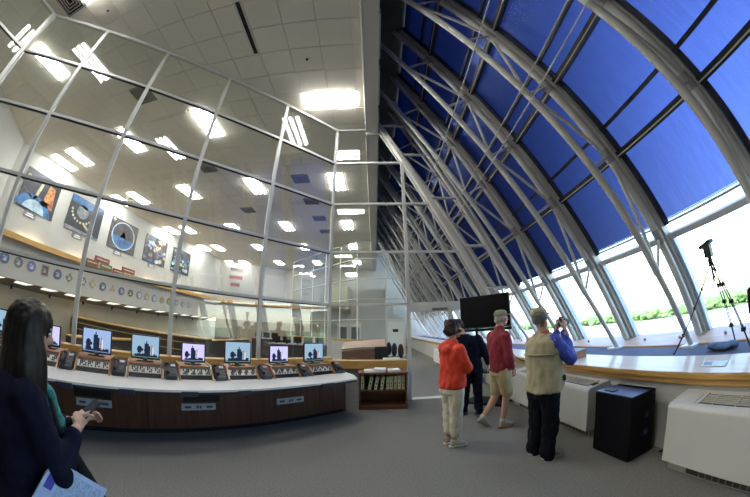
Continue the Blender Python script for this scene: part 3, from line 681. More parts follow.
struct(B((-3.6,19.5,3.2),(-1.9,21.4,4.6)).build('trim_8', mat('cream_cabinet', (.55,.53,.38), .6)))['label'] = 'cream upper wall panel inside the far enclosure'
# --- brown consoles, chairs, papers between the two enclosures
cr = thing('curved_console', 'curved reddish brown control console just beyond the frontal glass', 'console', (0, 9.6, 0))
wd_ = wood('console_red', (.16, .07, .035), (.26, .12, .06), .45, (4, 4, 14))
pts_b = [(-1.1+.18*k, 9.3+.25*math.sin(k/8*math.pi)) for k in range(9)]
m = MB(); n_ = len(pts_b)
for (xa, ya), (xb, yb) in zip(pts_b, pts_b[1:]): m.prism([(xa,ya,0),(xb,yb,0),(xb,yb,.82+.035*(xb+1.1)*2),(xa,ya,.82+.035*(xa+1.1)*2)], (0,.7,0))
m.build('body', wd_, cr)
m = MB()
for (xa, ya), (xb, yb) in zip(pts_b, pts_b[1:]): m.prism([(xa,ya-.1,.86+.07*(xa+1.1)),(xb,yb-.1,.86+.07*(xb+1.1)),(xb,yb+.8,1.05+.07*(xb+1.1)),(xa,ya+.8,1.05+.07*(xa+1.1))], (0,0,.05))
m.build('sloped_top', mat('console_top', (.30,.17,.12), .4), cr)
B((-.02,9.1,.55),(.42,9.35,.98)).build('equipment_box', M_blackm, cr)
for k, (px, py) in enumerate(((389, 353), (394.5, 354.5), (401, 356))):
    y = 10.2-.55*k; p = atY(px, py, y)
    r = thing('office_chair', '%s of three black office chairs beyond the frontal glass' % ['farthest', 'middle', 'nearest'][k], 'chair', (p.x, y, 0), 0, 'black chairs beyond the glass')
    m = MB().ell((p.x,y+.05,p.z+.16),(.1,.2,.24), 12, 8); m.build('backrest', M_blackm, r, smooth=True)
    MB().ell((p.x-.2,y,.5),(.26,.25,.06), 12, 6).build('seat', M_blackm, r, smooth=True)
    MB().tube((p.x-.2,y,.06),(p.x-.2,y,.46),.03).build('post', M_black, r)
    m = MB()
    for a in range(5): m.tube((p.x-.2,y,.09),(p.x-.2+.28*math.cos(a*1.257),y+.28*math.sin(a*1.257),.03),.025,.02, n=6)
    m.build('star_base', M_black, r)
    MB().bar((p.x-.2,y+.1,.45),(p.x,y+.1,p.z),.06,.03).build('back_bar', M_black, r)
dk = thing('side_desk', 'small white topped desk beside the black chairs', 'desk', (.45, 8.3, 0))
B((.22,8.0,.66),(.72,8.5,.70)).build('top', M_white, dk); B((.25,8.05,0),(.69,8.45,.66)).build('pedestal', M_blackm, dk)
# ================================================================== console desk in front of the diagonal glass
ds = thing('console_desk', 'long console desk with white top and mahogany front below the glass', 'desk', ST(0, -4.1))
pt = [ST(-3.9,-3.47), ST(3.05,-3.47), ST(3.25,-3.8), ST(3.36,-4.25), ST(3.36,-4.86), ST(-3.9,-4.86)]
MB().prism([Vector((p.x, p.y, .735)) for p in pt], (0,0,.027)).build('desk_top', M_white, ds)
MB().prism([Vector((p.x, p.y, .70)) for p in [ST(-3.9,-3.49), ST(3.04,-3.49), ST(3.23,-3.8), ST(3.34,-4.25), ST(3.34,-4.86), ST(-3.9,-4.86)]], (0,0,.034)).build('edge_band', mat('navy_edge', (.02,.022,.035), .5), ds)
sm = [-3.9, -2.9, -2.17, -1.45, -.72, 0, .72, 1.45, 2.17, 2.75, 3.3]
for a, b in zip(sm, sm[1:]):
    sbox(MB(), a+.004, b-.004, -4.16, -4.12, .06, .70).build('front_panel', M_mahog, ds)
sbox(MB(), -3.9, 3.28, -4.17, -4.15, 0, .70).build('back_board', M_blackm, ds)
sbox(MB(), -3.9, 3.28, -4.15, -4.13, 0, .06).build('kick_plate', M_blackm, ds)
sbox(MB(), 3.3, 3.33, -4.80, -4.12, 0, .70).build('end_panel', M_mahog, ds)
for s0, s1 in ((-2.4,-1.9), (-.96,-.48), (.47,.96), (1.94,2.43)):
    pl_ = sbox(MB(), s0, s1, -4.12, -4.11, .325, .42).build('label_plate', mat('plate_grey', (.42,.45,.50), .4), ds)
    m = MB(); c = (s0+s1)/2
    for q, w_, h_ in ((-.155,.045,.016), (.155,.045,.016), (-.02,.014,.02), (.022,.014,.02)): sbox(m, c+q-w_, c+q+w_, -4.11, -4.107, .372-h_, .372+h_)
    m.build('plate_mark', mat('plate_ink', (.06,.07,.12), .5), pl_)['kind'] = 'stuff'
for s0, s1 in ((-2.4,-1.9), (-.98,-.48), (.49,1.02)):
    sbox(MB(), s0, s1, -4.12, -4.09, .45, .60).build('vent_panel', M_black, ds)
for s0, s1 in ((-1.05,-.85), (-.32,-.14), (.4,.6), (1.1,1.28), (2.36,2.58)):
    sbox(MB(), s0, s1, -3.56, -3.455, .685, .745).build('edge_clamp', mat('navy_edge2', (.025,.027,.045), .4), ds, bevel=.006)
# --- consoles, monitors and phones along the desk
M_walnut = wood('console_walnut', (.26, .11, .045), (.36, .17, .07), .4, (10, 10, 10))
M_cream = mat('panel_cream', (.56, .55, .47), .45)
M_phone = mat('phone_grey', (.014, .015, .02), .35)
NP = ['leftmost', 'second', 'third', 'fourth', 'fifth', 'sixth', 'seventh', 'rightmost']
SC = [-2.15, -1.44, -.73, -.02, .69, 1.395, 2.12, 2.82]
MW = [(.43,.34,'c'), (.36,.28,'v'), (.43,.335,'b'), (.42,.335,'c'), (.365,.285,'v'), (.44,.35,'c'), (.36,.30,'v'), (.42,.345,'c')]
SCR = {'b': emis('screen_blue', (.33,.46,.74), .7), 'c': emis('screen_cyan', (.33,.50,.66), .65), 'v': emis('screen_violet', (.52,.50,.88), .85)}
for i, s in enumerate(SC):
    r = thing('button_console', 'sloping cream button panel in a walnut frame under the %s monitor of the row' % NP[i], 'console', ST(s, -4.3, .762), 0, 'button consoles on the desk')
    for e_ in (-1, 1):
        x = s+e_*.232
        P4 = [ST(x-.01,-4.03,.762), ST(x-.01,-4.25,.945), ST(x-.01,-4.62,.945), ST(x-.01,-4.62,.762)]
        MB().prism(P4, ST(.02,0)).build('side_cheek', M_walnut, r)
    MB().prism([ST(s-.22,-4.22,.93), ST(s-.22,-4.62,.93), ST(s-.22,-4.62,.91), ST(s-.22,-4.22,.91)], ST(.44,0)).build('top_shelf', M_walnut, r)
    MB().prism([ST(s-.22,-4.10,.762), ST(s-.22,-4.165,.835), ST(s-.22,-4.25,.86), ST(s-.22,-4.60,.86), ST(s-.22,-4.60,.762)], ST(.44,0)).build('inner_box', M_black, r)
    pn = MB().prism([ST(s-.22,-4.135,.822), ST(s-.22,-4.217,.887), ST(s-.22,-4.235,.87), ST(s-.22,-4.155,.807)], ST(.44,0)).build('button_panel', M_cream, r)
    m = MB(); u = Vector((ST(0,-.11,.085))).normalized(); nrm = ST(0,.085,.11).normalized()
    for a, n_ in ((-.18, 4), (-.07, 3), (.03, 3), (.14, 3)):
        for q in range(n_):
            for v in (.012, .045, .075):
                if (q+int(v*100)+i) % 4 == 0: continue
                c = ST(s+a+q*.024, -4.135, .822)+u*v+nrm*.002
                m.prism([c, c+ST(.016,0), c+ST(.016,0)+u*.02, c+u*.02], nrm*.008)
    m.build('buttons', M_blackm, pn)['kind'] = 'stuff'
    MB().prism([ST(s-.22,-4.222,.888), ST(s-.22,-4.25,.925), ST(s-.22,-4.26,.92), ST(s-.22,-4.235,.88)], ST(.44,0)).build('lamp_strip', mat('strip_grey', (.16,.16,.15), .5), r)
    # monitor
    w_, h_, sty = MW[i]; z0 = .962; t = -4.40
    ww = {'b': 'bright blue', 'c': 'pale cyan', 'v': 'violet tinted'}[sty]
    mo = thing('monitor', '%s flat monitor on the desk showing a launch tower, %s sky' % (NP[i], ww), 'monitor', ST(s, -4.44, .93), 0, 'launch monitors on the desk')
    sc_ = s+(.0 if i != 2 else .005)
    sbox(MB(), sc_-w_/2, sc_+w_/2, t-.035, t, z0, z0+h_).build('bezel', M_black, mo, bevel=.006)
    sbox(MB(), sc_-w_/2+.016, sc_+w_/2-.016, t, t+.002, z0+.024, z0+h_-.016).build('screen', SCR[sty], mo)
    m = MB(); T = t+.003; S0 = sc_-w_/2+.016; SW = w_-.032; Z0 = z0+.024; SH_ = h_-.04
    def quad(u0, u1, v0, v1, mi, k=0): 
        m.add([ST(S0+u0*SW,T+k,Z0+v0*SH_), ST(S0+u1*SW,T+k,Z0+v0*SH_), ST(S0+u1*SW,T+k,Z0+v1*SH_), ST(S0+u0*SW,T+k,Z0+v1*SH_)], [(0,1,2,3)], mi)
    sc2 = .9 if sty == 'c' else 1.08; o_ = .08 if sty == 'c' else 0
    quad(0, 1, 0, .10 if sty != 'v' else .05, 1 if sty == 'c' else 2)
    rnd = random.Random(i)
    for q in range(9): quad(.1+.09*q, .1+.09*q+.12, .04, .10+rnd.uniform(.02, .12), 0, .0004)
    quad(.38+o_, .54+o_, .1, .1+.62*sc2, 0, .0006); quad(.50+o_, .60+o_, .1, .1+.5*sc2, 0, .0006); quad(.44+o_, .48+o_, .5, .1+.74*sc2, 0, .0006); quad(.36+o_, .56+o_, .3, .36, 0, .0006); quad(.38+o_, .54+o_, .5, .55, 0, .0006)
    quad(.52+o_, .66+o_, .36, .39, 0, .0006)
    m.add([ST(S0+(.2+o_+.1*math.cos(a*.785))*SW, T+.0007, Z0+(.36+.2*sc2*math.sin(a*.785))*SH_) for a in range(8)], [list(range(8))], 0)
    quad(.12+o_, .34+o_, .3, .42, 0, .0008); quad(.64+o_, .68+o_, .12, .15+.5*sc2, 3, .0008); quad(.69+o_, .715+o_, .12, .1+.44*sc2, 4, .0008)
    m.build('picture', [emis('pic_dark', (.02,.03,.06), .6), emis('pic_green', (.12,.22,.16), .7), emis('pic_haze', (.16,.22,.38), .8), emis('pic_red', (.45,.16,.12), .7), emis('pic_white', (.75,.75,.78), .9)], mo)
    sbox(MB(), sc_-.03, sc_+.03, t-.06, t-.035, .94, z0+.12).build('neck', M_black, mo)
    sbox(MB(), sc_-.12, sc_+.12, t-.14, t+.02, .93, .943).build('base', M_black, mo, bevel=.003)
    sbox(MB(), sc_-.03, sc_+.03, t, t+.0015, z0+.006, z0+.014).build('badge', mat('badge_grey', (.3,.3,.32), .3, .5), mo)
SP = [(a+b)/2 for a, b in zip(SC, SC[1:])]+[3.19]
for i, s in enumerate(SP):
    r = thing('desk_phone', 'dark desk phone standing to the right of the %s button console' % NP[i], 'telephone', ST(s, -4.2, .762), 0, 'desk phones between the consoles')
    MB().prism([ST(s-.085,-4.04,.762), ST(s-.085,-4.05,.81), ST(s-.085,-4.29,.935), ST(s-.085,-4.33,.762)], ST(.17,0)).build('base', M_phone, r, bevel=.012)
    u = ST(0,-.25,.11).normalized(); nrm = ST(0,.11,.25).normalized(); c = ST(s-.05,-4.07,.838)+nrm*.014
    m = MB().bar(c, c+u*.22, .036, .03, nrm); m.ell(c+u*.015+nrm*.005, (.032,.032,.028), 10, 6); m.ell(c+u*.205+nrm*.005, (.032,.032,.028), 10, 6)
    m.build('handset', M_black, r, smooth='auto')
    c2 = ST(s+.005,-4.22,.906)+nrm*.006
    MB().prism([c2, c2+ST(.065,0), c2+ST(.065,0)+u*.055, c2+u*.055], nrm*.006).build('display', mat('phone_display', (.45,.48,.52), .2), r)
    m = MB(); c3 = ST(s+.0,-4.09,.84)+nrm*.006
    for a in range(3):
        for b in range(4):
            p = c3+ST(a*.024,0)+u*(b*.028); m.prism([p, p+ST(.016,0), p+ST(.016,0)+u*.016, p+u*.016], nrm*.005)
    m.build('keypad', mat('phone_keys', (.10,.10,.11), .5), r)['kind'] = 'stuff'
# --- bookcase with binders
bc = thing('bookcase', 'low mahogany bookcase of binders beside the desk end', 'bookcase', (.14, 5.55, 0))
x0, x1, y0, y1 = -.32, .6, 5.36, 5.72
for nm, lo, hi in (('side_panel', (x0,y0,0), (x0+.025,y1,.70)), ('side_panel', (x1-.025,y0,0), (x1,y1,.70)), ('bottom_board', (x0+.025,y0,.05), (x1-.025,y1,.085)), ('shelf', (x0+.025,y0+.01,.37), (x1-.025,y1,.395)), ('top_board', (x0-.015,y0-.02,.70), (x1+.015,y1+.01,.735)), ('back_panel', (x0+.025,y1-.015,.085), (x1-.025,y1,.70)), ('plinth', (x0+.025,y0+.02,0), (x1-.025,y1,.05))):
    B(lo, hi).build(nm, M_mahog2, bc)
xb = x0+.04; k = 0
bm_ = [mat('binder_yellow', (.46,.47,.13), .5), mat('binder_lime', (.40,.48,.20), .5), mat('binder_cream', (.55,.55,.38), .5)]
for k, (dx, lean) in enumerate(((0,0),(.13,.05),(.245,.05),(.36,.04),(.475,.02),(.545,.015),(.62,.01),(.70,0),(.775,0))):
    x = xb+dx; M_ = Matrix.Translation((x, 5.4, .396)) @ Matrix.Rotation(lean*4, 4, 'Y')
    r = thing('binder', '%s lever arch binder with a marked spine on the bookcase shelf' % (['first yellow', 'second, leaning lime', 'third, leaning cream', 'fourth, leaning yellow', 'fifth lime', 'sixth cream', 'seventh yellow', 'eighth lime', 'last cream'][k]), 'binder', (x, 5.4, .396), 0, 'binders on the shelf')
    wb = .058 if k else .06
    sp = MB().box((0,0,.001),(wb,.26,.268), 0, M_); sp.build('cover', bm_[k % 3], r, bevel=.003)
    lb = MB().box((.008,-.002,.03),(wb-.008,0,.24), 0, M_).build('spine_label', mat('spine_paper', (.66,.66,.50), .6), r)
    m = MB()
    for q, h_ in ((.05,.03), (.10,.05), (.175,.02), (.205,.02)): m.box((.018,-.0035,q),(wb-.018,-.002,q+h_), 0, M_)
    m.build('spine_mark', mat('spine_ink', (.05,.07,.05), .6), lb)
for k, (x, y, rz, n_) in enumerate(((-.1, 5.5, .1, 6), (.08, 5.52, -.15, 10), (.36, 5.52, .05, 7))):
    r = thing('paper_stack', ['left thin stack of white papers on the bookcase', 'tallest middle stack of white papers on the bookcase', 'right stack of white papers on the bookcase'][k], 'papers', (x, y, .736), rz, 'papers on the bookcase')
    for q in range(n_): MB().box((-.11+.006*random.uniform(-1,1),-.14+.006*random.uniform(-1,1),.006*q),(.11+.006*random.uniform(-1,1),.14,.006*q+.0055)).build('sheet', M_paper, r, local=True)
# ================================================================== television on its stand
tv = thing('television', 'large black flat television on a floor stand by the windows', 'television', (2.16, 5.27, 0), math.radians(-46))
Mv = Matrix.Identity(4)
MB().box((-.54,-.03,1.50),(.54,.04,2.15)).build('bezel', M_black, tv, local=True, bevel=.012)
MB().box((-.525,-.034,1.535),(.525,-.029,2.135)).build('screen', mat('tv_screen', (.003,.003,.004), .35, spec=.15), tv, local=True)
MB().box((-.54,-.025,1.44),(.54,.04,1.495)).build('sound_bar', M_blackm, tv, local=True)
MB().tube((-.25,.1,.05),(-.25,.1,1.7),.028).tube((.25,.1,.05),(.25,.1,1.7),.028).build('post', M_blackm, tv, local=True)
MB().box((-.3,.04,1.55),(.3,.13,1.95)).build('mount', M_blackm, tv, local=True)
MB().box((-.42,-.2,0),(.42,.3,.05)).build('base', M_blackm, tv, local=True, bevel=.01)
MB().box((-.35,-.1,.62),(.35,.25,.65)).build('shelf', M_blackm, tv, local=True)
# ================================================================== heater / air units under the counter
def unit(y0, y1, lab, ctl=True):
    r = thing('air_unit', lab, 'air conditioner', (2.7, (y0+y1)/2, 0), 0, 'air units under the counter')
    MB().prism([(2.50,y0,.10),(2.515,y0,.62),(2.545,y0,.65),(2.90,y0,.685),(2.90,y0,.10)], (0,y1-y0,0)).build('cabinet', M_acw, r, bevel=.01)
    B((2.585,y0+.03,0),(2.90,y1-.03,.10)).build('toe_base', mat('toe_cream', (.40,.39,.34), .6), r)
    B((2.578,y0+.05,.012),(2.585,y1-.25,.085)).build('toe_grille', mat('toe_dark', (.05,.05,.045), .7), r)
    m = MB(); n_ = int((y1-y0-.35)/.07)
    for k in range(n_): m.box((2.574,y0+.08+.07*k,.015),(2.579,y0+.095+.07*k,.085))
    m.build('grille_bar', mat('grille_bar', (.16,.155,.14), .6), r)['kind'] = 'stuff'
    zt = lambda x: .65+(x-2.545)*.0986
    def top(xa, xb, ya, yb, dz, name, mm):
        return MB().prism([(xa,ya,zt(xa)+dz[0]),(xb,ya,zt(xb)+dz[0]),(xb,yb,zt(xb)+dz[0]),(xa,yb,zt(xa)+dz[0])], (0,0,dz[1]-dz[0])).build(name, mm, r)
    top(2.60, 2.80, y0+.12, y1-.30, (-.002,.002), 'outlet_slot', M_blackm)
    for k in range(5): top(2.615+.036*k, 2.629+.036*k, y0+.12, y1-.30, (.002,.01), 'louvre', mat('louvre_cream', (.50,.49,.42), .5))
    yk = y0+.12
    while yk < y1-.3: top(2.60, 2.80, yk, yk+.012, (.002,.012), 'louvre_bar', MATS['louvre_cream']); yk += .22
    for a in (y0+.105, y1-.30): top(2.585, 2.815, a, a+.015, (0,.014), 'slot_frame', M_acw)
    if ctl: top(2.64, 2.74, y0+.04, y0+.10, (.0,.006), 'control', M_black)
    else: top(2.60, 2.80, y1-.24, y1-.06, (.0,.004), 'control_lid', M_white)
    return r
unit(-.45, 1.64, 'white enamel air unit at the lower right corner', False)
unit(2.80, 4.97, 'white enamel air unit behind the man in the vest')
unit(7.2, 9.3, 'cream air unit seen through the glass doorway')
unit(10.0, 12.1, 'far cream air unit beyond the glass doorway')
# --- black loudspeaker box
sp = thing('speaker_cabinet', 'black loudspeaker cabinet on the carpet between the white air units', 'speaker', (2.6, 2.25, 0))
MB().prism([(2.38,1.975,.012),(2.80,1.985,.012),(2.78,2.53,.012),(2.375,2.52,.012)], (0,0,.68)).build('cabinet', M_dkblue, sp, bevel=.012)
MB().prism([(2.385,1.98,.692),(2.69,1.985,.692),(2.68,2.52,.692),(2.385,2.515,.692)], (0,0,.006)).build('top_highlight', mat('speaker_highlight', (.03,.05,.16), .35), sp)  # bluish window highlight on the cabinet top, painted in as colour
for x, y in ((2.43,2.03),(2.73,2.03),(2.43,2.47),(2.72,2.47)): MB().tube((x,y,0),(x,y,.014),.022).build('foot', M_black, sp)
for z, rr in ((.46, .035), (.28, .045)):
    MB().tube((2.62,1.975,z),(2.62,1.965,z),rr, n=16).build('jack_plate', M_black, sp)
    MB().tube((2.62,1.965,z),(2.62,1.955,z),rr*.45, n=12).build('jack', mat('jack_blue', (.06,.06,.35), .3, .5), sp)
B((2.44,2.3,.698),(2.52,2.44,.706)).build('handle', M_black, sp)
ou = thing('wall_outlet', 'small outlet box on the low wall beside the corner air unit', 'outlet', (2.9, 1.79, .45))
B((2.875,1.73,.48),(2.9,1.80,.60)).build('cover_plate', mat('ivory', (.48,.45,.34), .5), ou); B((2.868,1.75,.50),(2.875,1.78,.58)).build('socket', M_blackm, ou)
cd = [(2.865,1.765,.52),(2.85,1.77,.42),(2.86,1.77,.28),(2.84,1.76,.12),(2.83,1.80,.03),(2.80,1.88,.016)]
tag(MB().path(cd, .010).build('power_cord', M_black), 'black power cord hanging from the outlet to the carpet', 'cord')
# --- things on the counter
pp = thing('info_sheet', 'white sheet with two blue pictures lying on the counter', 'sheet', (3.2, 1.35, .858))
a, b, c, d = [atZ(x, y, .860) for x, y in ((701, 366.5), (726, 366.5), (731, 355.3), (706, 356.5))]
MB().prism([a, b, c, d], (0,0,.002)).build('paper', M_paper, pp)
def lerp2(u, v): return (a.lerp(b, u)).lerp(d.lerp(c, u), v)
MB().prism([lerp2(.02,.55)+Vector((0,0,.002)), lerp2(.98,.55)+Vector((0,0,.002)), lerp2(.98,.97)+Vector((0,0,.002)), lerp2(.02,.97)+Vector((0,0,.002))], (0,0,.001)).build('peach_field', mat('peach', (.62,.45,.34), .6), pp)
for u0, u1, cl in ((.06,.4,(.05,.10,.28)), (.55,.95,(.10,.28,.60))):
    MB().prism([lerp2(u0,.12)+Vector((0,0,.002)), lerp2(u1,.12)+Vector((0,0,.002)), lerp2(u1,.42)+Vector((0,0,.002)), lerp2(u0,.42)+Vector((0,0,.002))], (0,0,.001)).build('photo', mat('photo_%g' % u0, cl, .4, var=.5, vscale=20), pp)
bg_ = thing('camera_bag', 'slumped blue cloth bag beside the tripod feet', 'bag', atZ(722, 350, .85))
p = atZ(722, 350, .85)
m = MB().ell(p+Vector((0,0,.045)), (.10,.22,.05), 16, 10).ell(p+Vector((-.03,.1,.06)), (.07,.1,.045), 12, 8).ell(p+Vector((.02,-.12,.05)), (.08,.1,.05), 12, 8)
for v in m.v: v += noise.noise_vector(v*9)*.014
m.build('cloth', mat('bag_blue', (.10,.17,.33), .8, var=.2, vscale=12), bg_, smooth=True)
MB().path([p+Vector((-.08,.15,.06)), p+Vector((-.14,.05,.03)), p+Vector((-.13,-.1,.02)), p+Vector((-.06,-.18,.05))], .008).build('strap', M_blackm, bg_)
# tripod
f1, f2, f3 = atZ(674, 354.5, .855), atZ(735.5, 342, .855), atZ(752, 351, .855)
cx, cy_ = (f1.x+f2.x+f3.x)/3, (f1.y+f2.y+f3.y)/3
cen = Vector((cx, cy_, 0)); hd = ray(710.5, 262); az = Vector((hd.x, hd.y, 0)).normalized(); dist = Vector((cx, cy_, 0)).dot(az)
ap = Vector((0,0,H))+hd*(dist/Vector((hd.x,hd.y,0)).length)
tp = thing('camera_tripod', 'black camera tripod on the window counter', 'tripod', (cx, cy_, .855))
for f in (f1, f2, f3):
    d = (f-ap); e1 = d.cross(Vector((0,0,1))).normalized()*.018
    lg = MB().tube(ap+e1, ap+d*.5+e1, .008).tube(ap-e1, ap+d*.5-e1, .008).tube(ap+d*.45+e1*.6, ap+d*.8+e1*.6, .007).tube(ap+d*.45-e1*.6, ap+d*.8-e1*.6, .007).tube(ap+d*.75, f, .011, .009).build('leg', M_black, tp)
    for q in (.28, .48, .78): MB().bar(ap+d*q-e1*1.6, ap+d*q+e1*1.6, .03, .045).build('leg_lock', M_black, lg)
    MB().ell(f+Vector((0,0,.01)), (.02,.02,.013), 10, 6).build('rubber_foot', M_black, lg)
hz = ap+Vector((0,0,.03))
MB().tube(ap-Vector((0,0,.05)), ap+Vector((0,0,.04)), .03, .035).build('crown', M_black, tp)
MB().tube(ap-Vector((0,0,.24)), ap, .014).build('centre_column', M_black, tp)
m = MB().ell(ap+Vector((0,0,.075)), (.035,.035,.04), 12, 8).bar(ap+Vector((0,0,.06)), ap+Vector((0,0,.21)), .10, .09, (1,0,0)); m.build('pan_head', M_black, tp)
MB().bar(ap+Vector((.03,.11,.20)), ap+Vector((-.03,-.09,.24)), .09, .04).build('quick_plate', M_black, tp)
MB().tube(ap+Vector((0,0,.12)), ap+Vector((-.03,-.05,-.05)), .01).build('pan_handle', M_black, tp)
# dark chair back at the right edge
q0 = atZ(752, 345, .855)
ch = thing('equipment_case', 'tall black padded equipment case at the right edge of the counter', 'case', (4.16, 1.2, .852))
B((4.02,1.06,.852),(4.30,1.345,1.49)).build('padded_body', M_blackm, ch, bevel=.05); B((4.1,1.34,1.2),(4.2,1.365,1.35)).build('handle', M_black, ch)
# cable on the sill
cb = [atZ(x, y, .90) for x, y in ((701, 330), (716, 334), (727, 336), (738, 333), (748, 327))]
tag(MB().path(cb, .008).build('cable', mat('cable_grey', (.2,.22,.3), .5)), 'thin grey cable looping along the window sill', 'cable')
# low cabinet on the window counter beside the man in the vest
tb = thing('counter_stand', 'wooden angled information stand on the counter behind the man in the vest', 'stand', (3.2, 4.2, .857))
MB().prism([(2.95,3.82,.857),(3.4,3.82,.857),(3.4,3.82,1.0),(2.95,3.82,.91)], (0,.75,0)).build('wedge', wood('stand_wood', (.25,.13,.06), (.36,.2,.1), .4, (3,3,20)), tb)
MB().prism([(2.98,3.86,.918),(3.37,3.86,.996),(3.37,4.53,.996),(2.98,4.53,.918)], (0,0,.006)).build('panel', mat('stand_panel', (.45,.50,.58), .3), tb)
# ================================================================== people
def blob(name, m, vox, mt, parent, sm=6, wr=0.0, wsc=(8, 8, 8), loc=True):
    me = bpy.data.meshes.new(name); me.from_pydata([tuple(v) for v in m.v], [], m.f)
    bm = bmesh.new(); bm.from_mesh(me); bmesh.ops.recalc_face_normals(bm, faces=bm.faces); bm.to_mesh(me); bm.free()
    o = bpy.data.objects.new('tmp', me); COL.objects.link(o)
    r = o.modifiers.new('r', 'REMESH'); r.mode = 'VOXEL'; r.voxel_size = vox
    s = o.modifiers.new('s', 'SMOOTH'); s.iterations = sm; s.factor = .5
    dg = bpy.context.evaluated_depsgraph_get(); dg.update()
    me2 = bpy.data.meshes.new_from_object(o.evaluated_get(dg))
    bpy.data.objects.remove(o)
    me2.name = name
    if wr:
        n = len(me2.vertices); co = np.empty(n*3); no = np.empty(n*3)
        me2.vertices.foreach_get('co', co); me2.vertices.foreach_get('normal', no); co = co.reshape(-1, 3); no = no.reshape(-1, 3)
        for i in range(n):
            c = co[i]; q = Vector((c[0]*wsc[0], c[1]*wsc[1], c[2]*wsc[2]))
            d = abs(noise.noise(q))*1.4+.5*noise.noise(q*2.3)
            co[i] += no[i]*(d-.35)*wr
        me2.vertices.foreach_set('co', co.ravel())
    me2.materials.clear(); me2.materials.append(mt)
    me2.polygons.foreach_set('use_smooth', [True]*len(me2.polygons)); me2.update()
    return link(name, me2, parent)
def chain(m, pts, n=14):
    # tapered limb through (point, radius), rounded ends
    pts = [(Vector(p), r) for p, r in pts]
    for (a, ra), (b, rb) in zip(pts, pts[1:]): m.tube(a, b, ra, rb, n)
    for p, r in pts: m.ell(p, (r, r, r), n, 8)
    return m
def torso(m, sec):
    # sections (x, y, z, half width, half depth) in the person's frame
    m.loft([((x, y, z), (hw, 0, 0), (0, hd, 0)) for x, y, z, hw, hd in sec], 24)
    return m
def hand(m, wr, d, nrm, th, s=1.0, curl=.6, spread=1.0):
    # wrist, finger direction, palm normal (towards the palm), thumb side; five curled fingers
    wr, d, nrm, th = Vector(wr), Vector(d).normalized(), Vector(nrm).normalized(), Vector(th).normalized()
    pc = wr+d*.045*s
    m.loft([(wr, th*.025*s, nrm*.017*s), (wr+d*.03*s, th*.036*s, nrm*.016*s), (wr+d*.075*s, th*.041*s, nrm*.014*s), (wr+d*.092*s, th*.037*s, nrm*.011*s)], 14)
    for k, L in enumerate((.068, .078, .073, .058)):
        b = wr+d*.085*s+th*(.028-.0187*k)*s*spread; a = curl
        p = b; dirn = d.copy(); pts = [(p, .0095*s)]
        for j, f in enumerate((.45, .32, .25)):
            ang = a*(j+.4)*.8
            dirn = (d*math.cos(ang)+nrm*math.sin(ang)).normalized(); p = p+dirn*L*f*s; pts.append((p, (.009-.0007*j)*s))
        chain(m, pts, 8)
    b = wr+d*.025*s+th*.028*s
    p1 = b+(d*.5+th*.7+nrm*.35).normalized()*.035*s; p2 = p1+(d*.8+th*.25+nrm*.5).normalized()*.03*s; p3 = p2+(d*.8+nrm*.55-th*.05).normalized()*.024*s
    chain(m, [(b, .014*s), (p1, .0115*s), (p2, .010*s), (p3, .008*s)], 8)
def head(m, c, yaw, pitch=0.0, s=1.0):
    M = Matrix.Translation(c) @ Matrix.Rotation(yaw, 4, 'Z') @ Matrix.Rotation(pitch, 4, 'X') @ Matrix.Scale(s, 4)
    M3 = M.to_3x3()
    def e(p, r): m.ell(M @ Vector(p), r, 18, 12, M3)
    e((0, -.012, .03), (.074, .094, .088)); e((0, .022, -.035), (.058, .066, .075)); e((0, .05, -.092), (.03, .03, .022)); e((0, .035, -.07), (.048, .045, .035))
    e((0, .098, -.022), (.013, .02, .02)); e((0, .09, .0), (.010, .014, .03)); e((0, .083, .03), (.05, .012, .010)); e((0, .086, -.057), (.022, .011, .007)); e((0, .084, -.068), (.018, .010, .007))
    for sx in (-1, 1): e((sx*.077, -.012, -.008), (.008, .018, .031)); e((sx*.05, .05, -.02), (.022, .025, .025))
    return M
def face_bits(M, parent, s=1.0):
    M3 = M.to_3x3()
    for sx in (-1, 1):
        MB().ell(M @ Vector((sx*.031, .083, .008)), (.013, .009, .007), 10, 6, M3).build('eye', mat('eye_white', (.7,.68,.64), .3), parent, smooth=True, local=True)
    MB().ell(M @ Vector((0, .0935, -.062)), (.021, .006, .0055), 10, 6, M3).build('lips', mat('lips', (.42,.18,.15), .5), parent, smooth=True, local=True)
def skin(n, c): return mat('skin_'+n, c, .55, var=.08, vscale=30)
def shoe(parent, ank, yaw, col, name='shoe', s=1.0, pitch=0.0, sole=(.5,.48,.42)):
    M = Matrix.Translation(Vector(ank)) @ Matrix.Rotation(yaw, 4, 'Z') @ Matrix.Rotation(pitch, 4, 'X'); M3 = M.to_3x3()
    m = MB()
    m.loft([(M @ Vector(c), M3 @ Vector((w_, 0, 0)), M3 @ Vector((0, u, h_))) for c, w_, u, h_ in (((0,-.055,-.035),.030,0,.030),((0,-.03,-.028),.037,0,.045),((0,.03,-.03),.040,0,.042),((0,.09,-.042),.046,0,.030),((0,.14,-.05),.044,0,.022),((0,.175,-.055),.030,0,.014))], 16)
    m.ell(M @ Vector((0,-.01,-.005)), (.037,.05,.035), 14, 8, M3)
    a = blob(name, m, .008*s, col, parent, 4)
    m = MB(); out = [(-.03,-.075),(-.042,-.03),(-.042,.04),(-.05,.10),(-.04,.165),(0,.195),(.04,.165),(.05,.10),(.042,.04),(.042,-.03),(.03,-.075)]
    m.prism([M @ Vector((x,y,-.085)) for x, y in out], M3 @ Vector((0,0,.025)))
    m.build('sole', mat('sole_%g' % sole[0], sole, .7), a, local=True, bevel=.006)
    return a
def P(name, label, x, y, az, scale=1.0):
    # az: compass of the facing direction, 0 = +Y, 90 = +X
    r = thing('person', label, 'person', (x, y, 0), -math.radians(az)); return r

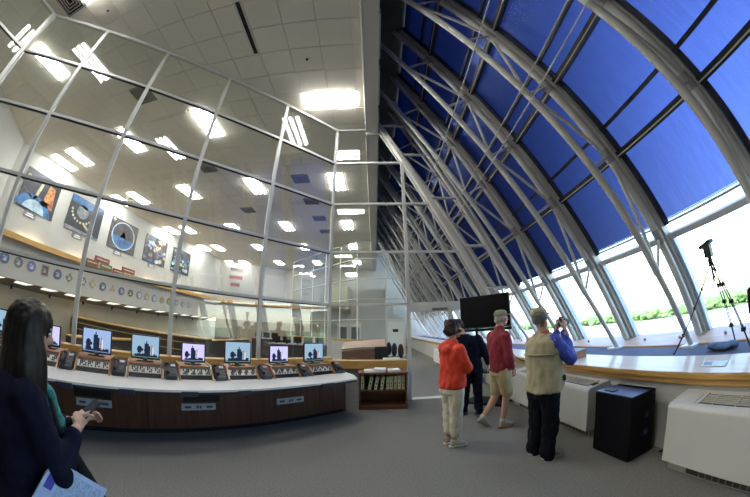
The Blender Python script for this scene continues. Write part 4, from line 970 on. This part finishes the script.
# ---------------------------------------------------------------- man in the khaki vest photographing through the window
def vest_man():
    r = P('p', 'man in tan vest, blue sleeves and cap photographing through the window', 1.80, 2.74, 74)
    m = MB(); hc = (-.04, .02, 1.585)
    Mh = head(m, hc, -.12, -.05, .97)
    chain(m, [((0,.0,1.38),.062), ((0,.03,1.52),.056)])
    torso(m, [(0,0,.80,.15,.12),(0,0,1.0,.15,.12),(0,0,1.25,.17,.11),(0,0,1.38,.11,.08)])
    for sx, h in ((1, (.095,.30,1.43)), (-1, (-.03,.32,1.43))):
        sh = (sx*.18, .0, 1.33); el = (sx*.25, .17, 1.12) if sx > 0 else (sx*.2, .18, 1.12)
        chain(m, [(sh,.055), (el,.042), (h,.028)])
        d = (Vector(h)-Vector(el)).normalized()
        hand(m, h, Vector((-.15*sx, .35, .9)), (-sx, .25, .0), (-.1*sx, -.9, .4), .98, .75)
    for sx in (-1, 1): chain(m, [((sx*.09,0,.86),.085), ((sx*.10,.015,.47),.055), ((sx*.105,-.02,.09),.042)])
    b = blob('body', m, .0065, skin('ruddy', (.47,.27,.19)), r, 3); face_bits(Mh, r)
    # shirt sleeves and collar
    m = MB()
    for sx in (-1, 1):
        el = (.25, .17, 1.12) if sx > 0 else (-.2, .18, 1.12); h = (.095,.295,1.39) if sx > 0 else (-.035,.31,1.39)
        chain(m, [((sx*(.16 if sx > 0 else .12),.01,1.32),.085 if sx > 0 else .07), (((sx*.16+el[0])/2, el[1]/2, 1.22),.085 if sx > 0 else .07), (el,.076), (((el[0]+h[0])/2,(el[1]+h[1])/2,(el[2]+h[2])/2),.060), (h,.045)])
    blob('shirt_sleeves', m, .012, mat('royal_blue', (.035,.06,.40), .75, var=.15, vscale=10), r, 8, .014, (14,14,9))
    m = MB(); m.loft([((0,.015,1.395),(.085,0,0),(0,.078,.01)), ((0,.025,1.45),(.072,0,0),(0,.07,.01))], 20)
    blob('collar', m, .01, mat('collar_orange', (.55,.10,.04), .7), r, 2)
    # vest
    m = MB()
    torso(m, [(0,.0,.775,.225,.175),(0,.01,.80,.232,.18),(0,.02,.95,.225,.18),(0,.015,1.10,.218,.17),(0,-.01,1.25,.228,.15),(0,-.015,1.33,.222,.13),(0,0,1.39,.15,.10),(0,.01,1.425,.085,.08)])
    m.ell((0,-.09,1.2),(.17,.06,.16)); m.ell((.16,.10,.92),(.07,.07,.13)); m.ell((-.16,.10,.92),(.07,.07,.13))
    v = blob('vest', m, .014, mat('khaki_vest', (.36,.32,.20), .85, var=.1, vscale=14, bump=.2, bscale=120), r, 8, .02, (8,8,4))
    m = MB(); m.loft([((0,-.012,1.19),(.228,0,0),(0,.172,0)), ((0,-.012,1.205),(.229,0,0),(0,.174,0))], 30)
    blob('back_yoke_seam', m, .008, mat('khaki_seam', (.24,.21,.13), .85), v, 1)
    B((.205,.1,.90),(.245,.15,.955)).build('tag', M_blackm, v, local=True) if False else MB().box((.20,.06,.90),(.236,.10,.96)).build('pocket_tag', M_blackm, v, local=True)
    # trousers
    m = MB(); torso(m, [(0,0,.70,.185,.14),(0,.0,.84,.195,.15),(0,0,.95,.19,.145)])
    for sx in (-1, 1): chain(m, [((sx*.092,0,.80),.118), ((sx*.10,.015,.47),.098), ((sx*.105,-.01,.11),.088), ((sx*.105,-.005,.055),.085)])
    blob('trousers', m, .014, mat('charcoal_navy', (.008,.009,.014), .9, spec=.1, var=.2, vscale=10), r, 6, .018, (9,9,6))
    shoe(r, (-.105,.0,.092), .25, mat('shoe_tan', (.26,.24,.19), .7)); shoe(r, (.105,.0,.092), -.3, mat('shoe_tan', (.26,.24,.19), .7))
    # hair and cap
    m = MB(); m.ell((0,-.02,1.60),(.084,.098,.07)); m.ell((0,-.075,1.57),(.062,.035,.055))
    blob('hair', m, .008, mat('hair_grey', (.13,.12,.11), .8, var=.3, vscale=60), r, 2)
    m = MB(); Mc = Matrix.Translation(hc) @ Matrix.Rotation(-.12, 4, 'Z')
    m.loft([(Mc @ Vector((0,-.008,z)), (w_,0,0), (0,d_,0)) for z, w_, d_ in ((.035,.092,.112),(.06,.092,.112),(.095,.083,.10),(.118,.06,.075),(.127,.02,.025))], 22)
    c = blob('cap', m, .008, mat('cap_khaki', (.40,.36,.24), .85, var=.1, vscale=30), r, 3)
    m = MB(); m.prism([Mc @ Vector((x,y,.042-.25*(y-.08)**2)) for x, y in ((-.08,.07),(-.075,.13),(-.045,.18),(0,.192),(.045,.18),(.075,.13),(.08,.07))], (0,0,.012)); m.build('brim', mat('brim_dark', (.03,.03,.045), .7), c, local=True)
    # camera in his hands is a thing of its own
    k = thing('held_camera', 'black camera held up at the face of the man in the vest', 'camera', WM[r] @ Vector((.02,.36,1.46)), -math.radians(74))
    MB().box((-.065,-.03,.0),(.065,.03,.09)).build('body', M_black, k, local=True, bevel=.008); MB().tube((0,.03,.042),(0,.11,.042),.034,.036, n=18).build('lens', M_black, k, local=True, smooth='auto')
    MB().box((-.025,-.03,.09),(.025,.025,.115)).build('viewfinder', M_black, k, local=True, bevel=.005); MB().box((-.045,-.032,.015),(.04,-.029,.07)).build('display', mat('cam_display', (.05,.09,.25), .2), k, local=True)
    m = MB().path([(-.065,0,.07),(-.1,-.03,.0),(-.09,-.06,-.12),(-.05,-.08,-.2)], .005, 6); m.build('strap', M_black, k, local=True)
vest_man()
# ---------------------------------------------------------------- man in red jacket walking
def red_man():
    r = P('p', 'man in dark red jacket, khaki shorts and cap walking to the right', 1.83, 3.95, 82)
    m = MB(); hc = (.0, .06, 1.645)
    Mh = head(m, hc, -.25, 0, .98)
    chain(m, [((0,.0,1.44),.06), ((0,.03,1.58),.055)])
    torso(m, [(0,0,.85,.14,.11),(0,0,1.1,.15,.12),(0,0,1.3,.16,.10),(0,0,1.44,.10,.075)])
    chain(m, [((-.2,-.0,1.38),.05), ((-.24,.03,1.10),.042), ((-.20,.16,.90),.028)]); hand(m, (-.20,.16,.90), (.1,.6,-.6), (.9,0,0), (0,.5,.6), .95, .6)
    chain(m, [((.2,0,1.38),.05), ((.23,-.01,1.10),.042), ((.205,.09,.90),.028)]); hand(m, (.205,.09,.90), (-.1,.3,-.8), (-1,0,0), (0,.8,.3), .95, .6)
    # right (far) leg forward, left (near) leg back with the heel up
    chain(m, [((.09,0,.90),.08), ((.10,.04,.50),.058), ((.10,.02,.30),.054), ((.10,-.02,.10),.036)])
    chain(m, [((-.09,0,.90),.08), ((-.10,.00,.50),.060), ((-.10,-.12,.30),.056), ((-.10,-.25,.15),.037)])
    blob('body', m, .0065, skin('tan', (.46,.27,.19)), r, 3); face_bits(Mh, r)
    m = MB()
    torso(m, [(0,0,.84,.175,.14),(0,.0,.87,.185,.15),(0,.02,1.02,.19,.165),(0,.01,1.2,.205,.155),(0,-.01,1.35,.20,.13),(0,-.01,1.43,.15,.095),(0,.005,1.48,.078,.075),(0,.015,1.535,.07,.07)])
    m.ell((0,-.07,1.3),(.15,.07,.14))
    chain(m, [((-.185,-.01,1.37),.085), ((-.235,.0,1.22),.076), ((-.245,.03,1.09),.07), ((-.21,.13,.93),.05)])
    chain(m, [((.185,-.01,1.37),.085), ((.225,.0,1.22),.074), ((.235,.0,1.09),.068), ((.21,.08,.93),.05)])
    j = blob('jacket', m, .013, mat('dark_red', (.20,.012,.022), .8, var=.12, vscale=14), r, 7, .018, (8,8,6))
    m = MB(); torso(m, [(0,0,.80,.18,.14),(0,0,.95,.175,.135)])
    chain(m, [((.09,.0,.84),.115), ((.10,.05,.55),.098)]); chain(m, [((-.09,.0,.84),.115), ((-.10,.0,.55),.102)])
    m2 = MB()
    s = blob('shorts', m, .013, mat('khaki_shorts', (.44,.37,.20), .85, var=.08, vscale=14), r, 6, .014, (9,9,5))
    tan = mat('shoe_grey', (.33,.31,.27), .75)
    for q, ank, pit in (((.10,.12,.0), (.10,-.01,.095), 0.0), (None, (-.10,-.24,.14), -.55)):
        shoe(r, ank, 0.0, tan, pitch=pit, sole=(.32,.20,.12))
        M = Matrix.Translation(Vector(ank))
        mm = chain(MB(), [(Vector(ank)+Vector((0,-.01,.02)),.043), (Vector(ank)+Vector((0,.0 if pit == 0 else .03,.05)),.042)]); blob('sock', mm, .008, mat('sock_white', (.55,.53,.48), .9), r, 2)
    m = MB(); m.ell((0,.035,1.65),(.081,.092,.075)); m.ell((0,-.02,1.62),(.06,.04,.05))
    blob('hair', m, .008, mat('hair_white', (.34,.32,.30), .8, var=.3, vscale=60), r, 2)
    m = MB(); Mc = Matrix.Translation(hc) @ Matrix.Rotation(-.25, 4, 'Z')
    m.loft([(Mc @ Vector((0,-.008,z)), (w_,0,0), (0,d_,0)) for z, w_, d_ in ((.035,.092,.112),(.065,.092,.112),(.10,.083,.10),(.122,.06,.075),(.131,.02,.025))], 22)
    c = blob('cap', m, .008, mat('cap_olive', (.24,.23,.16), .85, var=.1, vscale=30), r, 3)
    m = MB(); m.prism([Mc @ Vector((x,y,.045-.25*(y-.08)**2)) for x, y in ((-.08,.07),(-.075,.13),(-.045,.18),(0,.192),(.045,.18),(.075,.13),(.08,.07))], (0,0,.012)); m.build('brim', mat('brim_sand', (.42,.36,.25), .8), c, local=True)
    m = MB().path([(.05,.15,1.2),(.1,.19,1.08),(.15,.26,1.0),(.2,.38,.97)], .006, 6); m.build('camera_strap', M_black, r, local=True)
red_man()
# ---------------------------------------------------------------- woman in orange jacket
def orange_woman():
    r = P('p', 'woman in bright orange jacket and white cropped trousers, arms folded', .96, 3.50, 68)
    m = MB(); hc = (.0, .055, 1.545)
    Mh = head(m, hc, -.45, -.1, .95)
    chain(m, [((0,.0,1.36),.052), ((0,.03,1.48),.048)])
    torso(m, [(0,0,.80,.13,.10),(0,0,1.0,.13,.10),(0,0,1.2,.145,.10),(0,0,1.35,.09,.07)])
    for sx in (-1, 1):
        chain(m, [((sx*.17,.0,1.29),.045), ((sx*.21,.07,1.05),.036), ((-sx*.02,.20,1.06+sx*.02),.026)]); hand(m, (-sx*.02,.20,1.06+sx*.02), (-sx,.1,.1), (0,-1,0), (0,.1,1), .9, .5)
    for sx in (-1, 1): chain(m, [((sx*.08,0,.86),.08), ((sx*.07,.01,.45),.05), ((sx*.065,-.01,.25),.045), ((sx*.065,-.01,.08),.032)])
    blob('body', m, .0065, skin('tanned', (.42,.22,.14)), r, 3); face_bits(Mh, r)
    m = MB()
    torso(m, [(0,.0,.795,.205,.165),(0,0,.83,.208,.168),(0,.0,.95,.19,.15),(0,.0,1.08,.18,.14),(0,-.005,1.22,.19,.13),(0,-.01,1.31,.165,.105),(0,0,1.36,.11,.085),(0,.005,1.41,.07,.068)])
    m.ell((0,-.105,1.29),(.12,.055,.07)); m.ell((0,-.08,1.34),(.11,.05,.05))
    for sx in (-1, 1): chain(m, [((sx*.155,-.005,1.29),.078), ((sx*.20,.03,1.16),.07), ((sx*.215,.08,1.05),.066), ((sx*.10,.18,1.04),.058), ((0,.205,1.05+sx*.015),.05)])
    blob('jacket', m, .013, mat('orange_jacket', (.66,.045,.014), .7, var=.12, vscale=14), r, 7, .02, (8,8,6))
    m = MB(); torso(m, [(0,0,.72,.175,.145),(0,0,.88,.18,.15)])
    for sx in (-1, 1): chain(m, [((sx*.085,0,.78),.108), ((sx*.075,.01,.46),.085), ((sx*.068,0,.20),.072)])
    blob('trousers', m, .013, mat('cream_trousers', (.62,.58,.45), .85, var=.06, vscale=14), r, 6, .016, (9,9,6))
    for sx in (-1, 1): shoe(r, (sx*.07,-.01,.088), -.2*sx, mat('shoe_sand', (.36,.33,.26), .75), sole=(.5,.47,.38))
    m = MB(); Mm = Matrix.Translation(hc) @ Matrix.Rotation(-.45, 4, 'Z')
    for p, rr in (((0,-.025,.045),(.10,.11,.085)), ((0,-.06,-.02),(.095,.075,.085)), ((.07,-.02,-.01),(.035,.06,.07)), ((-.07,-.02,-.01),(.035,.06,.07)), ((0,.04,.09),(.08,.06,.04))): m.ell(Mm @ Vector(p), rr)
    rnd = random.Random(5)
    for q in range(40):
        a, b = rnd.uniform(0, 6.28), rnd.uniform(.15, 1); p = Vector((.098*math.cos(a)*math.sqrt(1-b*b*.5), -.03+.10*math.sin(a)*math.sqrt(1-b*b*.5), .02+.085*(b*2-1)))
        if p.y > .06 and p.z < .06: continue
        m.ell(Mm @ p, (.026,.026,.024), 8, 6)
    blob('hair', m, .009, mat('hair_auburn', (.018,.007,.005), .6, var=.4, vscale=50), r, 2, .008, (30,30,30))
orange_woman()
# ---------------------------------------------------------------- man in navy overalls
def navy_man():
    r = P('p', 'man in dark navy overalls standing in front of the television', 1.63, 4.70, 20)
    m = MB(); hc = (-.20, .06, 1.585)
    Mh = head(m, hc, .5, .05, .98)
    chain(m, [((-.09,.0,1.38),.06), ((-.18,.03,1.52),.055)])
    torso(m, [(0,0,.80,.14,.11),(0,0,1.1,.15,.12),(-.03,0,1.25,.16,.10),(-.06,0,1.40,.10,.075)])
    chain(m, [((-.25,.02,1.32),.05), ((-.29,.08,1.06),.042), ((-.20,.26,.95),.028)]); hand(m, (-.20,.26,.95), (.3,.8,.0), (.7,0,-.6), (0,.2,.9), .95, .5)
    chain(m, [((.15,.0,1.34),.05), ((.25,-.02,1.08),.042), ((.29,.03,.86),.03)]); hand(m, (.29,.03,.86), (.05,.15,-1), (-1,0,0), (0,1,0), 1.0, .35)
    for sx in (-1, 1): chain(m, [((sx*.09,0,.86),.08), ((sx*.11,.0,.47),.055), ((sx*.13,-.01,.09),.042)])
    blob('body', m, .0065, skin('fair', (.50,.30,.22)), r, 3); face_bits(Mh, r)
    m = MB()
    torso(m, [(0,0,.74,.19,.15),(0,0,.88,.19,.15),(0,.0,1.0,.18,.14),(-.015,.0,1.15,.195,.145),(-.04,-.01,1.30,.20,.125),(-.075,-.01,1.38,.14,.09),(-.10,0,1.43,.08,.075)])
    chain(m, [((-.23,.01,1.315),.085), ((-.28,.05,1.18),.075), ((-.295,.08,1.05),.068), ((-.215,.22,.97),.048)])
    chain(m, [((.13,-.005,1.33),.085), ((.21,-.01,1.19),.075), ((.255,-.02,1.07),.068), ((.285,.02,.91),.05)])
    for sx in (-1, 1): chain(m, [((sx*.092,0,.78),.115), ((sx*.11,.0,.47),.09), ((sx*.13,-.005,.09),.075)])
    blob('overalls', m, .014, mat('navy_cloth', (.005,.0065,.016), .9, spec=.1, var=.2, vscale=12), r, 7, .018, (8,8,5))
    for sx in (-1, 1): shoe(r, (sx*.13,-.01,.092), -.9 if sx > 0 else .2, mat('shoe_black', (.012,.012,.013), .5), sole=(.02,.02,.02))
    m = MB(); Mm = Matrix.Translation(hc) @ Matrix.Rotation(.5, 4, 'Z')
    for p, rr in (((0,-.05,-.0),(.084,.068,.065)), ((.06,-.02,.0),(.026,.055,.05)), ((-.06,-.02,.0),(.026,.055,.05))): m.ell(Mm @ Vector(p), rr)
    blob('hair', m, .008, mat('hair_dark', (.02,.016,.014), .7, var=.3, vscale=50), r, 2)
navy_man()
# ---------------------------------------------------------------- woman in navy cardigan in the foreground
def near_woman():
    r = P('p', 'dark haired woman in navy cardigan and teal scarf looking at her phone', -1.42, .57, 8)
    m = MB(); hc = (.0, .06, 1.435)
    Mh = head(m, hc, -.28, -.2, .95)
    chain(m, [((0,.0,1.24),.05), ((0,.03,1.37),.046)])
    torso(m, [(0,0,.72,.14,.11),(0,0,.95,.13,.10),(0,0,1.12,.145,.10),(0,0,1.24,.085,.065)])
    hr, hl = (.135,.215,1.03), (.04,.26,1.03)
    chain(m, [((.17,.0,1.19),.045), ((.20,.08,.87),.036), (hr,.026)]); hand(m, hr, (-.45,.6,.3), (-.5,.1,-.7), (-.5,-.1,.75), .93, .8)
    chain(m, [((-.17,.0,1.19),.045), ((-.20,.15,.95),.036), (hl,.026)]); hand(m, hl, (.25,.75,.3), (.6,.1,-.6), (.5,-.2,.7), .93, .8)
    for sx in (-1, 1): chain(m, [((sx*.08,0,.76),.08), ((sx*.075,.01,.42),.05), ((sx*.07,-.01,.08),.034)])
    blob('body', m, .006, skin('light', (.45,.28,.21)), r, 3); face_bits(Mh, r)
    m = MB()
    torso(m, [(0,-.01,.60,.205,.175),(0,-.01,.70,.205,.175),(0,-.01,.85,.19,.155),(0,-.01,1.0,.18,.145),(0,-.015,1.10,.185,.135),(0,-.02,1.19,.165,.105),(0,-.01,1.245,.11,.085),(0,.0,1.28,.075,.07)])
    m.ell((0,.075,1.06),(.14,.07,.09))
    chain(m, [((.155,-.005,1.185),.078), ((.195,.04,1.03),.07), ((.203,.08,.87),.066), ((.175,.14,.95),.054), ((.14,.20,1.01),.042)])
    chain(m, [((-.155,-.005,1.185),.078), ((-.195,.08,1.05),.075), ((-.205,.12,.94),.07), ((-.10,.20,.97),.056), ((.02,.245,1.015),.042)])
    blob('cardigan', m, .012, mat('navy_knit', (.008,.009,.022), .95, spec=.1, var=.2, vscale=25, bump=.25, bscale=260), r, 7, .014, (8,8,6))
    m = MB()
    chain(m, [((.06,.055,1.275),.018), ((.075,.125,1.19),.020), ((.085,.165,1.06),.022), ((.07,.165,.86),.022)]); chain(m, [((-.06,.055,1.275),.018), ((-.05,.125,1.19),.020), ((-.04,.17,1.05),.022), ((-.03,.17,.88),.022)])
    chain(m, [((.06,.055,1.275),.018), ((.055,-.02,1.285),.018), ((0,-.05,1.285),.018), ((-.055,-.02,1.285),.018), ((-.06,.055,1.275),.018)])
    blob('scarf', m, .010, mat('teal_scarf', (.03,.19,.18), .8, var=.5, vscale=60), r, 3, .012, (20,20,12))
    m = MB(); torso(m, [(0,0,.55,.17,.14),(0,0,.76,.18,.15)])
    for sx in (-1, 1): chain(m, [((sx*.08,0,.68),.10), ((sx*.075,.01,.42),.075), ((sx*.07,-.005,.07),.062)])
    blob('trousers', m, .013, mat('dark_denim', (.008,.009,.016), .9, spec=.1, var=.2, vscale=20), r, 6, .012)
    for sx in (-1, 1): shoe(r, (sx*.07,-.01,.088), -.15*sx, mat('shoe_ink', (.015,.015,.018), .5), sole=(.03,.03,.03))
    m = MB(); Mm = Matrix.Translation(hc) @ Matrix.Rotation(-.2, 4, 'Z')
    for p, rr in (((0,-.015,.03),(.098,.118,.10)), ((0,-.055,-.05),(.106,.09,.13)), ((0,-.075,-.17),(.118,.075,.16)), ((.078,-.015,-.03),(.035,.07,.12)), ((-.078,.0,-.03),(.035,.085,.12)), ((.075,-.02,-.16),(.055,.08,.15)), ((-.075,-.02,-.16),(.055,.08,.15)), ((.085,.02,-.15),(.035,.05,.16)), ((-.075,.05,-.14),(.028,.035,.15))): m.ell(Mm @ Vector(p), rr)
    blob('hair', m, .009, mat('hair_black', (.007,.005,.004), .5, var=.4, vscale=40, spec=.3), r, 8, .006, (45,45,3))
    k = thing('phone', 'dark phone held in the hands of the woman in the cardigan', 'phone', WM[r] @ Vector((.055,.335,1.085)), -math.radians(8))
    Mp = Matrix.Rotation(.6, 4, 'X'); MB().box((-.036,-.07,-.005),(.036,.07,.005), 0, Mp).build('case', M_black, k, local=True, bevel=.003); MB().box((-.032,-.063,.005),(.032,.063,.006), 0, Mp).build('screen', mat('phone_glass', (.02,.03,.05), .1), k, local=True)
    bk = thing('booklet', 'pale blue printed booklet tucked under the arm of the woman in the cardigan', 'booklet', WM[r] @ Vector((.245,.095,.80)), -math.radians(8))
    Mk = Matrix.Rotation(math.radians(-43), 4, 'X')
    MB().box((-.004,-.15,-.10),(.004,.15,.10), 0, Mk).build('pages', mat('booklet_blue', (.40,.52,.75), .5, var=.1, vscale=15), bk, local=True)
    MB().box((.004,-.135,-.03),(.005,-.095,.05), 0, Mk).build('printed_block', mat('booklet_ink', (.05,.06,.40), .5), bk, local=True)
    MB().box((.004,-.08,-.085),(.0046,.13,.08), 0, Mk).build('printed_text', mat('booklet_text', (.34,.46,.66), .5, var=.3, vscale=90), bk, local=True)
    bg2 = thing('shoulder_bag', 'black shoulder bag hanging in front of the woman in the cardigan', 'bag', WM[r] @ Vector((.15,.24,.80)), -math.radians(8))
    m = chain(MB(), [((-.02,-.05,.12),.025), ((-.01,-.01,.0),.032), ((0,.03,-.12),.034), ((.0,.05,-.18),.03)])
    blob('pouch', m, .01, M_blackm, bg2, 4)
    MB().path([(-.02,-.06,.12),(-.05,-.1,.25),(-.08,-.12,.40)], .012, 8).build('strap', M_black, bg2, local=True)
    MB().ell((.01,.075,-.19), (.02,.025,.02), 10, 6).build('white_tag', M_paper, bg2, local=True)
near_woman()
# ================================================================== outdoors beyond the windows
GZ = -11.0
g = struct(B((6.5,-400,GZ-.5),(900,900,GZ)).build('ground', mat('pale_apron', (.52,.52,.48), .9, var=.12, vscale=.03))); g['label'] = 'pale apron and fields outside the windows'
g2 = struct(B((190,-400,GZ-.3),(880,900,GZ+.05)).build('ground_grass', mat('grass', (.16,.24,.07), .9, var=.3, vscale=.05))); g2['label'] = 'green grass beyond the apron'
leaf = [mat('leaf_%d' % k, c, .9, var=.4, vscale=.6) for k, c in enumerate(((.15,.24,.07), (.18,.27,.085), (.12,.20,.06)))]
bark = mat('bark', (.12,.08,.05), .9)
rnd = random.Random(3); crowns = []
for k in range(3):
    m = MB()
    for q in range(7):
        c = Vector((rnd.uniform(-2.4,2.4), rnd.uniform(-2.4,2.4), rnd.uniform(1.6,4.9))); m.ell(c, (rnd.uniform(1.9,2.8), rnd.uniform(1.9,2.8), rnd.uniform(1.4,2.1)), 12, 8)
    for v in m.v: v += noise.noise_vector(v*.9)*.7
    crowns.append(m)
cm = []; 
for k, m in enumerate(crowns):
    o = m.build('crown', leaf[k], smooth=True); cm.append(o.data); bpy.data.objects.remove(o)
o = MB().tube((0,0,0),(0,0,2.6),.35,.2, n=8).build('trunk', bark); tm = o.data; bpy.data.objects.remove(o)
for i in range(76):
    x = 196+rnd.uniform(-4, 10)+(9 if i % 2 else 0); y = -10+4.9*i+rnd.uniform(-1.5,1.5)
    r = thing('tree', 'leafy green tree in the hedge-like line beyond the pale apron', 'tree', (x, y, GZ+.05), rnd.uniform(0, 6), 'trees in the line outside')
    s_ = rnd.uniform(.85, 1.25); r.scale = (s_*1.15, s_*1.15, s_)
    link('crown', cm[i % 3], r); link('trunk', tm, r)
for k, (az_, el, c) in enumerate(((46.5, -5.4, (.10,.22,.45)), (48.2, -5.3, (.6,.6,.62)), (50.0, -5.2, (.15,.25,.42)))):
    d = (H-GZ)/math.tan(math.radians(-el)); x, y = d*math.sin(math.radians(az_)), d*math.cos(math.radians(az_))
    r = thing('parked_car', ['blue car parked outside, left of three', 'white car parked outside, middle of three', 'dark blue car parked outside, right of three'][k], 'car', (x, y, GZ), .8, 'cars parked outside')
    cp = mat('car_%d' % k, c, .3, .2)
    MB().box((-2.2,-.9,.35),(2.2,.9,.95)).build('body', cp, r, local=True, bevel=.15)
    MB().prism([(-1.3,-.8,.95),(1.4,-.8,.95),(.9,-.75,1.5),(-.8,-.75,1.5)], (0,1.55,0)).build('cabin', mat('car_glass', (.05,.06,.08), .1), r, local=True)
    for sx in (-1.35, 1.35):
        for sy in (-.88, .68): MB().tube((sx,sy,.34),(sx,sy+.2,.34),.34, n=14).build('wheel', M_black, r, local=True)
